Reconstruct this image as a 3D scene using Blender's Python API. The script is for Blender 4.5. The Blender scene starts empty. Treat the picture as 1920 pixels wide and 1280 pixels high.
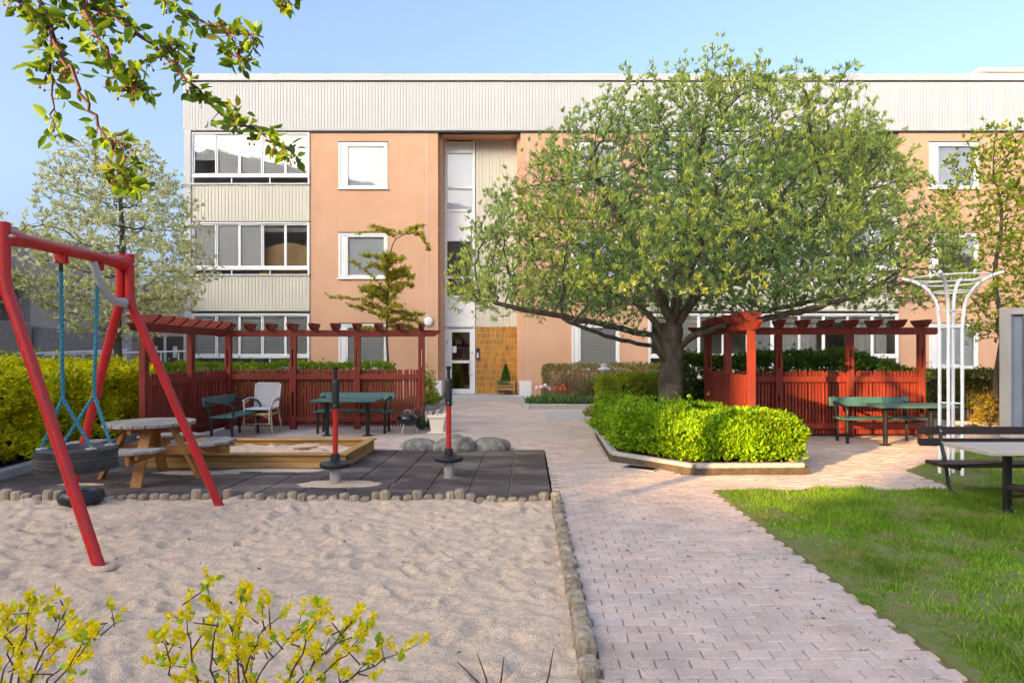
import bpy, bmesh, math, random
import numpy as np
from mathutils import Vector, Matrix
random.seed(7); rng = np.random.default_rng(7)
R = math.radians
S = bpy.context.scene
COL = S.collection
# ------------------------------------------------------------------ camera
EYE, FPX, CX, CY = 1.55, 1200.0, 990.0, 665.0
cam_d = bpy.data.cameras.new('camera'); cam = bpy.data.objects.new('camera', cam_d); COL.objects.link(cam)
cam.location = (0, 0, EYE); cam.rotation_euler = (R(90), 0, 0)
cam_d.sensor_width = 36; cam_d.lens = 36*FPX/1920
cam_d.shift_x = (960-CX)/1920; cam_d.shift_y = (CY-640)/1920
cam_d.clip_start = 0.05; cam_d.clip_end = 2000
S.camera = cam
# ------------------------------------------------------------------ sky and sun
SUN_EL, SUN_AZ = R(11), R(225)            # azimuth clockwise from +Y
w = bpy.data.worlds.new('World'); S.world = w; w.use_nodes = True
nt = w.node_tree; bg = nt.nodes['Background']
sky = nt.nodes.new('ShaderNodeTexSky'); sky.sky_type = 'NISHITA'; sky.sun_disc = False
sky.sun_elevation = SUN_EL; sky.sun_rotation = SUN_AZ
sky.air_density = 0.55; sky.dust_density = 8.5; sky.ozone_density = 3.2
nt.links.new(sky.outputs[0], bg.inputs[0]); bg.inputs[1].default_value = 0.15
sd = bpy.data.lights.new('sun', 'SUN'); sun = bpy.data.objects.new('sun', sd); COL.objects.link(sun)
sd.energy = 2.0; sd.angle = R(0.53); sd.color = (1.0, 0.66, 0.36)
d = Vector((-math.sin(SUN_AZ)*math.cos(SUN_EL), -math.cos(SUN_AZ)*math.cos(SUN_EL), -math.sin(SUN_EL)))
sun.rotation_euler = d.to_track_quat('-Z', 'Y').to_euler(); sun.location = (-20, -20, 20)
vs = S.view_settings
vs.view_transform = 'Standard'; vs.look = 'None'; vs.gamma = 1; vs.use_curve_mapping = False
vs.exposure = 2.85
vs.use_white_balance = True; vs.white_balance_temperature = 8600; vs.white_balance_tint = 10     # camera set for shade

# ------------------------------------------------------------------ helpers
def at(px, py, D): return Vector(((px-CX)/FPX*D, D, EYE-(py-CY)/FPX*D))
def gnd(px, py, z=0.0):
    D = (EYE-z)*FPX/(py-CY); return Vector(((px-CX)/FPX*D, D, z))
def tag(o, label=None, cat=None, group=None, kind=None):
    if label: o['label'] = label
    if cat: o['category'] = cat
    if group: o['group'] = group
    if kind: o['kind'] = kind
    return o
def thing(name, loc, label, cat, group=None, rz=0):
    o = bpy.data.objects.new(name, None); COL.objects.link(o); o.empty_display_size = .1
    o.location = loc; o.rotation_euler = (0, 0, rz)
    return tag(o, label, cat, group)
def link(name, me, parent=None, mat=None):
    if mat is not None: me.materials.append(mat)
    o = bpy.data.objects.new(name, me); COL.objects.link(o); o.parent = parent
    return o
def inst(o, parent=None, loc=None, rz=None, scale=None):
    c = o.copy(); COL.objects.link(c); c.parent = parent
    if loc is not None: c.location = loc
    if rz is not None: c.rotation_euler = (0, 0, rz)
    if scale is not None: c.scale = scale
    return c
def copy_tree(o, parent=None):
    c = o.copy(); COL.objects.link(c); c.parent = parent
    for ch in o.children: copy_tree(ch, c)
    return c
class MB:
    def __init__(s): s.v = []; s.f = []
    def add(s, vs_, fs):
        n = len(s.v); s.v += [tuple(p) for p in vs_]; s.f += [tuple(i+n for i in q) for q in fs]; return s
    def box(s, c, d, rz=0, rx=0, ry=0):
        hx, hy, hz = d[0]/2, d[1]/2, d[2]/2
        p = [Vector((x, y, z)) for z in (-hz, hz) for y in (-hy, hy) for x in (-hx, hx)]
        if rz or rx or ry:
            m = Matrix.Rotation(rz, 3, 'Z') @ Matrix.Rotation(ry, 3, 'Y') @ Matrix.Rotation(rx, 3, 'X'); p = [m @ q for q in p]
        c = Vector(c)
        return s.add([q+c for q in p], [(0,2,3,1),(4,5,7,6),(0,1,5,4),(2,6,7,3),(0,4,6,2),(1,3,7,5)])
    def bb(s, x0, x1, y0, y1, z0, z1): return s.box(((x0+x1)/2, (y0+y1)/2, (z0+z1)/2), (x1-x0, y1-y0, z1-z0))
    def bar(s, a, b, w_, h_, up=(0, 0, 1)):
        a, b = Vector(a), Vector(b); t = (b-a).normalized(); up = Vector(up)
        sd_ = t.cross(up)
        if sd_.length < 1e-4: sd_ = t.cross(Vector((1, 0, 0)))
        sd_.normalize(); u = sd_.cross(t)
        q = [a+sd_*(i*w_/2)+u*(j*h_/2) for i, j in ((-1,-1),(1,-1),(1,1),(-1,1))]
        q += [p+(b-a) for p in q]
        return s.add(q, [(0,1,2,3),(7,6,5,4),(0,4,5,1),(1,5,6,2),(2,6,7,3),(3,7,4,0)])
    def tube(s, pts, r, n=8, cap=True):
        pts = [Vector(p) for p in pts]; m = len(pts)
        rs = r if isinstance(r, (list, tuple)) else [r]*m
        n0 = len(s.v); prev = None
        for i, p in enumerate(pts):
            t = (pts[min(i+1, m-1)]-pts[max(i-1, 0)])
            t = t.normalized() if t.length > 1e-9 else Vector((0, 0, 1))
            if prev is None:
                a = t.orthogonal().normalized()
            else:
                a = prev - t*prev.dot(t)
                a = a.normalized() if a.length > 1e-6 else t.orthogonal().normalized()
            prev = a; b = t.cross(a)
            for k in range(n):
                an = 2*math.pi*k/n; s.v.append(tuple(p+(a*math.cos(an)+b*math.sin(an))*rs[i]))
        for i in range(m-1):
            for k in range(n):
                k2 = (k+1) % n
                s.f.append((n0+i*n+k, n0+i*n+k2, n0+(i+1)*n+k2, n0+(i+1)*n+k))
        if cap:
            s.f.append(tuple(n0+k for k in reversed(range(n)))); s.f.append(tuple(n0+(m-1)*n+k for k in range(n)))
        return s
    def lathe(s, prof, n=24, c=(0, 0, 0), sx=1, sy=1):
        n0 = len(s.v); c = Vector(c)
        for r, z in prof:
            for k in range(n):
                an = 2*math.pi*k/n; s.v.append((c.x+r*math.cos(an)*sx, c.y+r*math.sin(an)*sy, c.z+z))
        for i in range(len(prof)-1):
            for k in range(n):
                k2 = (k+1) % n
                s.f.append((n0+i*n+k, n0+i*n+k2, n0+(i+1)*n+k2, n0+(i+1)*n+k))
        return s
    def capz(s, r, z, n=24, c=(0, 0, 0), up=True):
        n0 = len(s.v)
        for k in range(n):
            an = 2*math.pi*k/n; s.v.append((c[0]+r*math.cos(an), c[1]+r*math.sin(an), c[2]+z))
        q = tuple(range(n0, n0+n)); s.f.append(q if up else q[::-1]); return s
    def prism(s, poly, z0, z1):
        n0 = len(s.v); n = len(poly)
        s.v += [(p[0], p[1], z0) for p in poly] + [(p[0], p[1], z1) for p in poly]
        s.f.append(tuple(n0+n+k for k in range(n))); s.f.append(tuple(n0+k for k in reversed(range(n))))
        for k in range(n):
            k2 = (k+1) % n; s.f.append((n0+k, n0+k2, n0+n+k2, n0+n+k))
        return s
    def extr(s, prof, a, b, up=(0, 0, 1)):       # 2D profile (side, up) swept straight from a to b
        a, b = Vector(a), Vector(b); t = (b-a).normalized(); sd_ = t.cross(Vector(up)).normalized(); u = sd_.cross(t)
        n = len(prof); n0 = len(s.v)
        for e in (a, b): s.v += [tuple(e+sd_*p[0]+u*p[1]) for p in prof]
        s.f.append(tuple(n0+k for k in range(n))); s.f.append(tuple(n0+n+k for k in reversed(range(n))))
        for k in range(n):
            k2 = (k+1) % n; s.f.append((n0+k2, n0+k, n0+n+k, n0+n+k2))
        return s
    def mesh(s, name, bevel=0, smooth=False, seg=1, fix=True):
        me = bpy.data.meshes.new(name); me.from_pydata(s.v, [], s.f)
        if bevel or fix:
            bm = bmesh.new(); bm.from_mesh(me)
            if fix: bmesh.ops.recalc_face_normals(bm, faces=bm.faces)
            if bevel:
                ed = [e for e in bm.edges if len(e.link_faces) == 2 and e.calc_face_angle(0) > .6]
                bmesh.ops.bevel(bm, geom=ed, offset=bevel, segments=seg, affect='EDGES', profile=.6)
            bm.to_mesh(me); bm.free()
        if smooth:
            me.polygons.foreach_set('use_smooth', [True]*len(me.polygons))
        me.update(); return me
    def build(s, name, mat, parent=None, bevel=0, smooth=False, seg=1, loc=None):
        o = link(name, s.mesh(name, bevel, smooth, seg), parent, mat)
        if smooth:
            try: o.data.set_sharp_from_angle(angle=R(40))
            except Exception: pass
        if loc is not None: o.location = loc
        return o
def vn(x, y, s, seed=0):
    x = np.asarray(x, float)/s+seed*17.13; y = np.asarray(y, float)/s+seed*9.71
    xi, yi = np.floor(x), np.floor(y); fx, fy = x-xi, y-yi
    fx = fx*fx*(3-2*fx); fy = fy*fy*(3-2*fy)
    h = lambda a, b: np.modf(np.abs(np.sin(a*127.1+b*311.7+seed*3.1)*43758.5453))[0]
    return (h(xi, yi)*(1-fx)+h(xi+1, yi)*fx)*(1-fy)+(h(xi, yi+1)*(1-fx)+h(xi+1, yi+1)*fx)*fy
def inpoly(x, y, poly):
    x = np.asarray(x); y = np.asarray(y); r = np.zeros(x.shape, bool); n = len(poly)
    for i in range(n):
        x1, y1 = poly[i][:2]; x2, y2 = poly[(i+1) % n][:2]
        if y1 == y2: continue
        c = ((y1 > y) != (y2 > y)) & (x < (x2-x1)*(y-y1)/(y2-y1)+x1)
        r ^= c
    return r
def unit(a): return a/np.maximum(np.linalg.norm(a, axis=1, keepdims=True), 1e-9)

# ------------------------------------------------------------------ materials
def M(name, col, rough=.7, var=.0, scale=3.0, col2=None, bump=0, bscale=40, metal=0, rnd=0, stretch=None, spec=.4, detail=6, contrast=(.35, .65), coat=0):
    m = bpy.data.materials.new(name); m.use_nodes = True; n = m.node_tree.nodes; l = m.node_tree.links
    p = n['Principled BSDF']; p.inputs['Roughness'].default_value = rough; p.inputs['Metallic'].default_value = metal
    p.inputs['Specular IOR Level'].default_value = spec
    if coat: p.inputs['Coat Weight'].default_value = coat; p.inputs['Coat Roughness'].default_value = .25
    g = n.new('ShaderNodeNewGeometry'); src = g.outputs['Position']
    if stretch:
        mp = n.new('ShaderNodeMapping'); mp.inputs['Scale'].default_value = stretch; l.new(src, mp.inputs[0]); src = mp.outputs[0]
    c2 = col2 if col2 else tuple(x*(1-var) for x in col)
    out = None
    if var or col2:
        t = n.new('ShaderNodeTexNoise'); t.inputs['Scale'].default_value = scale; t.inputs['Detail'].default_value = detail; t.inputs['Roughness'].default_value = .65
        l.new(src, t.inputs['Vector'])
        r = n.new('ShaderNodeValToRGB'); r.color_ramp.elements[0].position = contrast[0]; r.color_ramp.elements[1].position = contrast[1]
        r.color_ramp.elements[0].color = (*c2, 1); r.color_ramp.elements[1].color = (*col, 1)
        l.new(t.outputs['Fac'], r.inputs[0]); out = r.outputs[0]
    if rnd:
        oi = n.new('ShaderNodeObjectInfo'); mr = n.new('ShaderNodeMapRange'); mr.inputs[3].default_value = 1-rnd; mr.inputs[4].default_value = 1+rnd
        l.new(oi.outputs['Random'], mr.inputs[0])
        mx = n.new('ShaderNodeVectorMath'); mx.operation = 'SCALE'
        if out: l.new(out, mx.inputs[0])
        else: mx.inputs[0].default_value = col
        l.new(mr.outputs[0], mx.inputs['Scale']); out = mx.outputs[0]
    if out: l.new(out, p.inputs['Base Color'])
    else: p.inputs['Base Color'].default_value = (*col, 1)
    if bump:
        t2 = n.new('ShaderNodeTexNoise'); t2.inputs['Scale'].default_value = bscale; t2.inputs['Detail'].default_value = 8; l.new(src, t2.inputs['Vector'])
        b = n.new('ShaderNodeBump'); b.inputs['Strength'].default_value = bump; b.inputs['Distance'].default_value = .02
        l.new(t2.outputs['Fac'], b.inputs['Height']); l.new(b.outputs[0], p.inputs['Normal'])
    return m
def leafmat(name, trans=.35, rough=.55):
    m = bpy.data.materials.new(name); m.use_nodes = True; n = m.node_tree.nodes; l = m.node_tree.links
    p = n['Principled BSDF']; p.inputs['Roughness'].default_value = rough; p.inputs['Specular IOR Level'].default_value = .3
    a = n.new('ShaderNodeAttribute'); a.attribute_name = 'Col'
    l.new(a.outputs['Color'], p.inputs['Base Color'])
    t = n.new('ShaderNodeBsdfTranslucent'); l.new(a.outputs['Color'], t.inputs['Color'])
    mx = n.new('ShaderNodeMixShader'); mx.inputs[0].default_value = trans
    l.new(p.outputs[0], mx.inputs[1]); l.new(t.outputs[0], mx.inputs[2])
    l.new(mx.outputs[0], n['Material Output'].inputs['Surface'])
    return m
def glassmat(name, refl=.18, tint=(.9, .95, .97), rough=.0):
    m = bpy.data.materials.new(name); m.use_nodes = True; n = m.node_tree.nodes; l = m.node_tree.links
    n.remove(n['Principled BSDF'])
    t = n.new('ShaderNodeBsdfTransparent'); t.inputs[0].default_value = (*tint, 1)
    g = n.new('ShaderNodeBsdfGlossy'); g.inputs['Roughness'].default_value = rough
    fr = n.new('ShaderNodeFresnel'); fr.inputs[0].default_value = 1.5
    ad = n.new('ShaderNodeMath'); ad.operation = 'ADD'; ad.inputs[1].default_value = refl; l.new(fr.outputs[0], ad.inputs[0])
    mx = n.new('ShaderNodeMixShader'); l.new(ad.outputs[0], mx.inputs[0]); l.new(t.outputs[0], mx.inputs[1]); l.new(g.outputs[0], mx.inputs[2])
    l.new(mx.outputs[0], n['Material Output'].inputs['Surface']); return m
def paver_sheet_mat(name):
    m = M(name, (.40, .335, .30), .85, bump=.25, bscale=60); n = m.node_tree.nodes; l = m.node_tree.links
    g = n.new('ShaderNodeNewGeometry'); b = n.new('ShaderNodeTexBrick')
    b.inputs['Color1'].default_value = (.60, .49, .44, 1); b.inputs['Color2'].default_value = (.52, .425, .38, 1); b.inputs['Mortar'].default_value = (.36, .31, .27, 1)
    b.inputs['Scale'].default_value = 1; b.inputs['Mortar Size'].default_value = .006; b.inputs['Brick Width'].default_value = .18; b.inputs['Row Height'].default_value = .1
    l.new(g.outputs['Position'], b.inputs['Vector'])
    t = n.new('ShaderNodeTexNoise'); t.inputs['Scale'].default_value = .8; t.inputs['Detail'].default_value = 8; l.new(g.outputs['Position'], t.inputs['Vector'])
    mr = n.new('ShaderNodeMapRange'); mr.inputs[1].default_value = .3; mr.inputs[2].default_value = .7; mr.inputs[3].default_value = .78; mr.inputs[4].default_value = 1.12; l.new(t.outputs['Fac'], mr.inputs[0])
    sc = n.new('ShaderNodeVectorMath'); sc.operation = 'SCALE'; l.new(b.outputs['Color'], sc.inputs[0]); l.new(mr.outputs[0], sc.inputs['Scale'])
    l.new(sc.outputs[0], n['Principled BSDF'].inputs['Base Color']); return m

peach = M('peach_render', (.66, .385, .25), .9, col2=(.59, .335, .21), scale=.6, bump=.25, bscale=70)
def streak(m, cols, sc, amt):
    n = m.node_tree.nodes; l = m.node_tree.links; p = n['Principled BSDF']; src = p.inputs['Base Color'].links[0].from_socket
    g = n.new('ShaderNodeNewGeometry'); mp = n.new('ShaderNodeMapping'); mp.inputs['Scale'].default_value = sc; l.new(g.outputs['Position'], mp.inputs[0])
    t = n.new('ShaderNodeTexNoise'); t.inputs['Scale'].default_value = 1; t.inputs['Detail'].default_value = 10; t.inputs['Roughness'].default_value = .7; l.new(mp.outputs[0], t.inputs['Vector'])
    r = n.new('ShaderNodeMapRange'); r.inputs[1].default_value = .5; r.inputs[2].default_value = .8; r.inputs[4].default_value = amt; l.new(t.outputs['Fac'], r.inputs[0])
    mx = n.new('ShaderNodeMix'); mx.data_type = 'RGBA'; mx.inputs['B'].default_value = (*cols, 1); l.new(r.outputs[0], mx.inputs['Factor']); l.new(src, mx.inputs['A']); l.new(mx.outputs['Result'], p.inputs['Base Color'])
streak(peach, (.50, .27, .17), (1.3, 1.3, .35), .4)
white_paint = M('white_paint', (.78, .78, .77), .45, var=.05, scale=2)
clad_white = M('white_cladding', (.49, .49, .49), .5, var=.06, scale=.7)
clad_white_tmp = streak(clad_white, (.40, .40, .39), (1.6, 1.6, .3), .4)
clad_cream = M('cream_cladding', (.58, .55, .46), .55, var=.06, scale=1)
streak(clad_cream, (.42, .39, .32), (2.5, 2.5, .3), .4)
alu = M('aluminium_grey', (.55, .57, .60), .4, var=.05)
dark_gap = M('dark_rubber_seal', (.03, .03, .035), .7)
concrete = M('concrete', (.44, .43, .42), .9, var=.2, scale=2, bump=.4, bscale=60)
conc_dark = M('pebbled_concrete', (.33, .33, .345), .95, var=.35, scale=14, bump=.9, bscale=45)
grey_panel = M('blue_grey_panel', (.40, .43, .49), .6, var=.08, scale=.5)
mauve = M('mauve_render', (.50, .42, .40), .85, var=.08)
brown_door = M('brown_door', (.11, .075, .065), .5, var=.1)
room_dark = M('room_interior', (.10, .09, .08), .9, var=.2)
room_pale = M('balcony_interior', (.45, .43, .40), .9, var=.1)
blind_m = M('blind_slats', (.86, .86, .84), .6)
roller_m = M('roller_blind', (.74, .77, .80), .8, var=.03)
glass = glassmat('window_glass', .03, (.985, .99, .99))
glass_dark = glassmat('door_glass', .22, (.55, .55, .52))
tile_m = M('ochre_glazed_tile', (.50, .215, .022), .3, col2=(.36, .14, .012), scale=9, rnd=.22, spec=.5, stretch=(1, 1, .3))
grout = M('grout', (.62, .56, .44), .9)
stone = M('granite_kerb', (.42, .40, .38), .9, var=.35, scale=25, bump=.7, bscale=50)
boulder_m = M('boulder', (.30, .275, .235), .95, col2=(.115, .115, .11), scale=9, bump=1.0, bscale=26, detail=12, contrast=(.4, .6))
sand_m = M('sand', (.80, .60, .44), .95, col2=(.60, .44, .325), scale=34, bump=.9, bscale=110, detail=12, contrast=(.38, .6))
soil = M('soil', (.11, .08, .055), .95, var=.5, scale=12, bump=.8, bscale=40)
lawn_m = M('lawn_soil', (.13, .17, .035), .95, col2=(.24, .18, .10), scale=9, bump=.6, bscale=60, contrast=(.3, .55))
paver_m = M('paver', (.70, .565, .50), .85, col2=(.60, .48, .425), scale=40, rnd=.07, bump=.5, bscale=120)
def paver_tones(m, attr):
    n = m.node_tree.nodes; l = m.node_tree.links; p = n['Principled BSDF']; src = p.inputs['Base Color'].links[0].from_socket
    r = n.new('ShaderNodeValToRGB'); e = r.color_ramp.elements; e[0].color = (1.06, .98, .94, 1); e[1].color = (.86, .88, .90, 1)
    for pos, c in ((.3, (1, 1, 1, 1)), (.55, (1.08, 1.03, 1.0, 1)), (.8, (.95, .90, .86, 1))): q = e.new(pos); q.color = c
    if attr: a = n.new('ShaderNodeAttribute'); a.attribute_name = 'Tone'; l.new(a.outputs['Fac'], r.inputs[0])
    else: a = n.new('ShaderNodeObjectInfo'); l.new(a.outputs['Random'], r.inputs[0])
    mx = n.new('ShaderNodeMix'); mx.data_type = 'RGBA'; mx.blend_type = 'MULTIPLY'; mx.inputs['Factor'].default_value = 1; l.new(src, mx.inputs['A']); l.new(r.outputs[0], mx.inputs['B'])
    g = n.new('ShaderNodeNewGeometry'); t = n.new('ShaderNodeTexNoise'); t.inputs['Scale'].default_value = 2.3; t.inputs['Detail'].default_value = 9; t.inputs['Roughness'].default_value = .75; l.new(g.outputs['Position'], t.inputs['Vector'])
    mr = n.new('ShaderNodeMapRange'); mr.inputs[1].default_value = .35; mr.inputs[2].default_value = .62; mr.inputs[3].default_value = .74; mr.inputs[4].default_value = 1.05; l.new(t.outputs['Fac'], mr.inputs[0])
    sc = n.new('ShaderNodeVectorMath'); sc.operation = 'SCALE'; l.new(mx.outputs['Result'], sc.inputs[0]); l.new(mr.outputs[0], sc.inputs['Scale']); l.new(sc.outputs[0], p.inputs['Base Color'])
paver_f = M('paver_field', (.70, .565, .50), .85, col2=(.60, .48, .425), scale=40, bump=.5, bscale=120)
paver_tones(paver_m, False); paver_tones(paver_f, True)
paver_sheet = paver_sheet_mat('paver_far')
joint_m = M('joint_sand', (.26, .215, .175), .95, var=.4, scale=20)
slab_m = M('concrete_slab', (.44, .43, .42), .85, var=.12, scale=4, bump=.2)
rubber_tile = M('rubber_tile', (.068, .052, .050), .75, col2=(.20, .165, .14), scale=1.5, bump=.5, bscale=120, rnd=.15, stretch=(.6, 1.3, 1), contrast=(.33, .52))
log_m = M('palisade_wood', (.46, .37, .27), .9, col2=(.22, .17, .12), scale=18, rnd=.2, bump=.5, bscale=60, stretch=(2, 2, .35))
red_wood = M('red_stained_wood', (.235, .026, .013), .65, col2=(.15, .017, .010), scale=7, rnd=.14, bump=.3, bscale=50, stretch=(2, 2, .3))
streak(red_wood, (.30, .085, .05), (30, 30, 1.6), .55)
red_steel = M('red_powder_coat', (.55, .010, .013), .38, col2=(.44, .018, .016), scale=5, spec=.5, bump=.06, bscale=30, detail=10, contrast=(.38, .52))
streak(red_steel, (.30, .12, .09), (60, 60, 14), .55)
black_plastic = M('black_plastic', (.016, .019, .024), .45, var=.2)
black_steel = M('black_steel', (.010, .012, .014), .4)
galv = M('galvanised_steel', (.42, .41, .39), .5, var=.15, scale=8, metal=.3)
zinc = M('grey_plastic', (.40, .41, .43), .5)
rope_m = M('teal_rope', (.010, .14, .21), .7, col2=(.03, .26, .33), scale=90)
tyre_m = M('tyre_rubber', (.032, .034, .038), .65, col2=(.075, .068, .058), scale=3)
wood_grey = M('weathered_plank', (.37, .335, .30), .85, col2=(.24, .21, .18), scale=9, rnd=.12, bump=.4, bscale=40, stretch=(3, .5, 3))
wood_orange = M('pine_beam', (.47, .20, .055), .6, col2=(.30, .115, .03), scale=6, rnd=.1, bump=.25, stretch=(1, 1, .5))
wood_box = M('sandbox_plank', (.50, .28, .10), .7, col2=(.34, .175, .06), scale=6, rnd=.12, bump=.25, stretch=(.4, 1, 2))
green_slat = M('dark_green_slat', (.040, .135, .128), .5, col2=(.028, .095, .092), scale=10, rnd=.06)
brown_slat = M('dark_brown_slat', (.035, .018, .014), .45, var=.4, scale=12, rnd=.1)
pale_top = M('pale_table_board', (.46, .41, .36), .75, var=.15, scale=10, stretch=(.3, 2, 2))
white_steel = M('white_powder_coat', (.80, .81, .83), .4)
rattan = M('rattan', (.52, .34, .15), .6, var=.3, scale=30)
wicker = M('grey_wicker', (.56, .56, .58), .7, var=.25, scale=60)
bark = M('bark', (.15, .125, .095), .95, col2=(.055, .045, .035), scale=9, bump=1.0, bscale=26, stretch=(1, 1, .35))
bark_l = M('bark_pale', (.12, .10, .08), .9, var=.4, scale=12, bump=.6)
twig_red = M('twig_reddish', (.10, .045, .035), .7, var=.3)
hedge_core = M('hedge_twigs', (.055, .045, .022), .95, var=.5, scale=20, bump=1, bscale=30)
leaf_m = leafmat('leaves'); petal_m = leafmat('petals', .5); blade_m = leafmat('grass_blades', .3, .5)
pot_m = M('cream_plastic', (.72, .66, .55), .5)
cont_m = M('container_paint', (.42, .41, .39), .55, var=.12, scale=3)
cont_b = M('container_blue_grey', (.20, .24, .32), .55, var=.1)

# ------------------------------------------------------------------ foliage tools
def leaf_mesh(name, P, A, L, W, C, mat, parent=None, fold=.35, kind=None, blade=False, rnd_=False):
    n = len(P)
    if n == 0: return None
    A = unit(A); Rn = unit(rng.normal(size=(n, 3))); sd_ = unit(np.cross(A, Rn)); nm = np.cross(sd_, A)
    L = np.broadcast_to(np.asarray(L, float), (n,))[:, None]; W = np.broadcast_to(np.asarray(W, float), (n,))[:, None]
    if blade:
        V = np.stack([P-sd_*W*.5, P+sd_*W*.5, P+A*L+nm*L*.25], 1); k = 3; F = np.array([[0, 1, 2]])
    elif rnd_:
        e = lambda a_, b_: P+A*L*a_+sd_*W*b_+nm*(W*fold*abs(b_)-L*.1*a_*a_)
        V = np.stack([P, e(.25, .42), e(.6, .46), e(1., .0), e(.6, -.46), e(.25, -.42)], 1); k = 6; F = np.array([[0, 1, 2], [0, 2, 3], [0, 3, 4], [0, 4, 5]])
    else:
        V = np.stack([P, P+A*L*.5+sd_*W*.5+nm*W*fold*.5, P+A*L-nm*L*.08, P+A*L*.5-sd_*W*.5+nm*W*fold*.5], 1); k = 4; F = np.array([[0, 1, 2], [0, 2, 3]])
    V = V.reshape(-1, 3); idx = (np.arange(n)[:, None, None]*k+F[None]).reshape(-1)
    me = bpy.data.meshes.new(name); me.vertices.add(len(V)); me.vertices.foreach_set('co', V.astype(np.float32).ravel())
    me.loops.add(len(idx)); me.loops.foreach_set('vertex_index', idx.astype(np.int32))
    nf = len(idx)//3; me.polygons.add(nf); me.polygons.foreach_set('loop_start', np.arange(nf, dtype=np.int32)*3)
    me.update(calc_edges=True)
    ca = me.color_attributes.new('Col', 'FLOAT_COLOR', 'POINT')
    cc = np.ones((n, k, 4), np.float32); cc[:, :, :3] = C[:, None, :]; ca.data.foreach_set('color', cc.ravel())
    o = link(name, me, parent, mat)
    if kind: o['kind'] = kind
    return o
def mixcol(n, cols, wts=None, jit=.15):
    cols = np.array(cols, float); wts = None if wts is None else np.array(wts)/sum(wts)
    a = cols[rng.choice(len(cols), n, p=wts)]; b = cols[rng.choice(len(cols), n, p=wts)]; t = rng.random((n, 1))
    return np.clip((a*t+b*(1-t))*(1+rng.normal(size=(n, 1))*jit), .003, 1)
def clusters(P, D, per, spread, L, Wd, cols, wts=None, up=.3, jit=.15, patch=None):
    n = len(P); Q = np.repeat(P, per, 0); Dd = np.repeat(unit(D), per, 0)
    A = unit(Dd*(1-spread)+unit(rng.normal(size=Q.shape))*spread+np.array([0, 0, up]))
    Q = Q+rng.normal(size=Q.shape)*.012
    Ls = L*(.5+.9*rng.random(len(Q))); Ws = Wd*(.7+.5*rng.random(len(Q)))
    C = np.repeat(mixcol(n, cols, wts, .10), per, 0)*(1+rng.normal(size=(len(Q), 1))*jit)
    return Q, A, Ls, Ws, np.clip(C, .003, 1)
def colonize(nodes, par, att, step, kill, infl, iters, trop=(0, 0, .0), jit=.25):
    N = [np.array(p, float) for p in nodes]; Pn = list(par); att = np.asarray(att, float)
    arr = np.array(N); d_ = np.full(len(att), 1e9); ix = np.zeros(len(att), int)
    def upd(start):
        new = np.array(N[start:])
        if len(new) == 0 or len(att) == 0: return
        for c0 in range(0, len(new), 400):
            q = new[c0:c0+400]
            dd = np.sqrt(np.maximum(((att**2).sum(1)[:, None]+(q**2).sum(1)[None]-2*att@q.T), 0))
            j = dd.argmin(1); m = dd[np.arange(len(att)), j]; b = m < d_
            d_[b] = m[b]; ix[b] = j[b]+start+c0
    upd(0); trop = np.array(trop)
    used = {}
    for it in range(iters):
        act = d_ < infl
        if not act.any(): break
        v = unit(att[act]-np.array(N)[ix[act]]); s_ = np.zeros((len(N), 3)); np.add.at(s_, ix[act], v)
        cnt = np.bincount(ix[act], minlength=len(N)); start = len(N)
        for i in np.nonzero(cnt)[0]:
            if used.get(i, 0) > 3: continue
            used[i] = used.get(i, 0)+1
            g = s_[i]/np.linalg.norm(s_[i]+1e-9)+trop+rng.normal(size=3)*jit; g /= np.linalg.norm(g)
            N.append(N[i]+g*step); Pn.append(int(i))
        if len(N) == start: break
        upd(start)
        keep = d_ > kill
        att = att[keep]; d_ = d_[keep]; ix = ix[keep]
        if len(att) == 0: break
    return np.array(N), Pn
def skeleton(N, Pn, rt, rmin, ex=.47):
    n = len(N); ch = [[] for _ in range(n)]; cnt = np.zeros(n)
    for i, p in enumerate(Pn):
        if p >= 0: ch[p].append(i)
    for i in range(n-1, -1, -1):
        if not ch[i]: cnt[i] = 1
        if Pn[i] >= 0: cnt[Pn[i]] += cnt[i]
    rad = np.maximum(rmin, rt*(cnt/cnt[0])**ex)
    mb = MB(); st = [(0, None)]
    while st:
        i, fr = st.pop(); pts = []; rr = []
        if fr is not None: pts.append(N[fr]); rr.append(min(rad[fr], rad[i]*1.15))
        while True:
            pts.append(N[i]); rr.append(rad[i])
            if not ch[i]: break
            c = sorted(ch[i], key=lambda k: -cnt[k])
            for k in c[1:]: st.append((k, i))
            i = c[0]
        if len(pts) > 1:
            rr[-1] *= .5
            mb.tube(pts, [float(x) for x in rr], 10 if rr[0] > .06 else (6 if rr[0] > .02 else 4), cap=False)
    dirs = np.zeros((n, 3))
    for i, p in enumerate(Pn): dirs[i] = N[i]-N[p] if p >= 0 else (0, 0, 1)
    return mb, rad, unit(dirs), cnt
def inset_poly(poly, d_):
    n = len(poly); out = []
    for i in range(n):
        p0, p1, p2 = poly[i-1], poly[i], poly[(i+1) % n]; a = (p1-p0).normalized(); b = (p2-p1).normalized()
        na, nb = Vector((-a.y, a.x)), Vector((-b.y, b.x)); m = (na+nb); m = m.normalized() if m.length > 1e-6 else na
        out.append(p1+m*(d_/max(m.dot(na), .5)))
    return out
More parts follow.
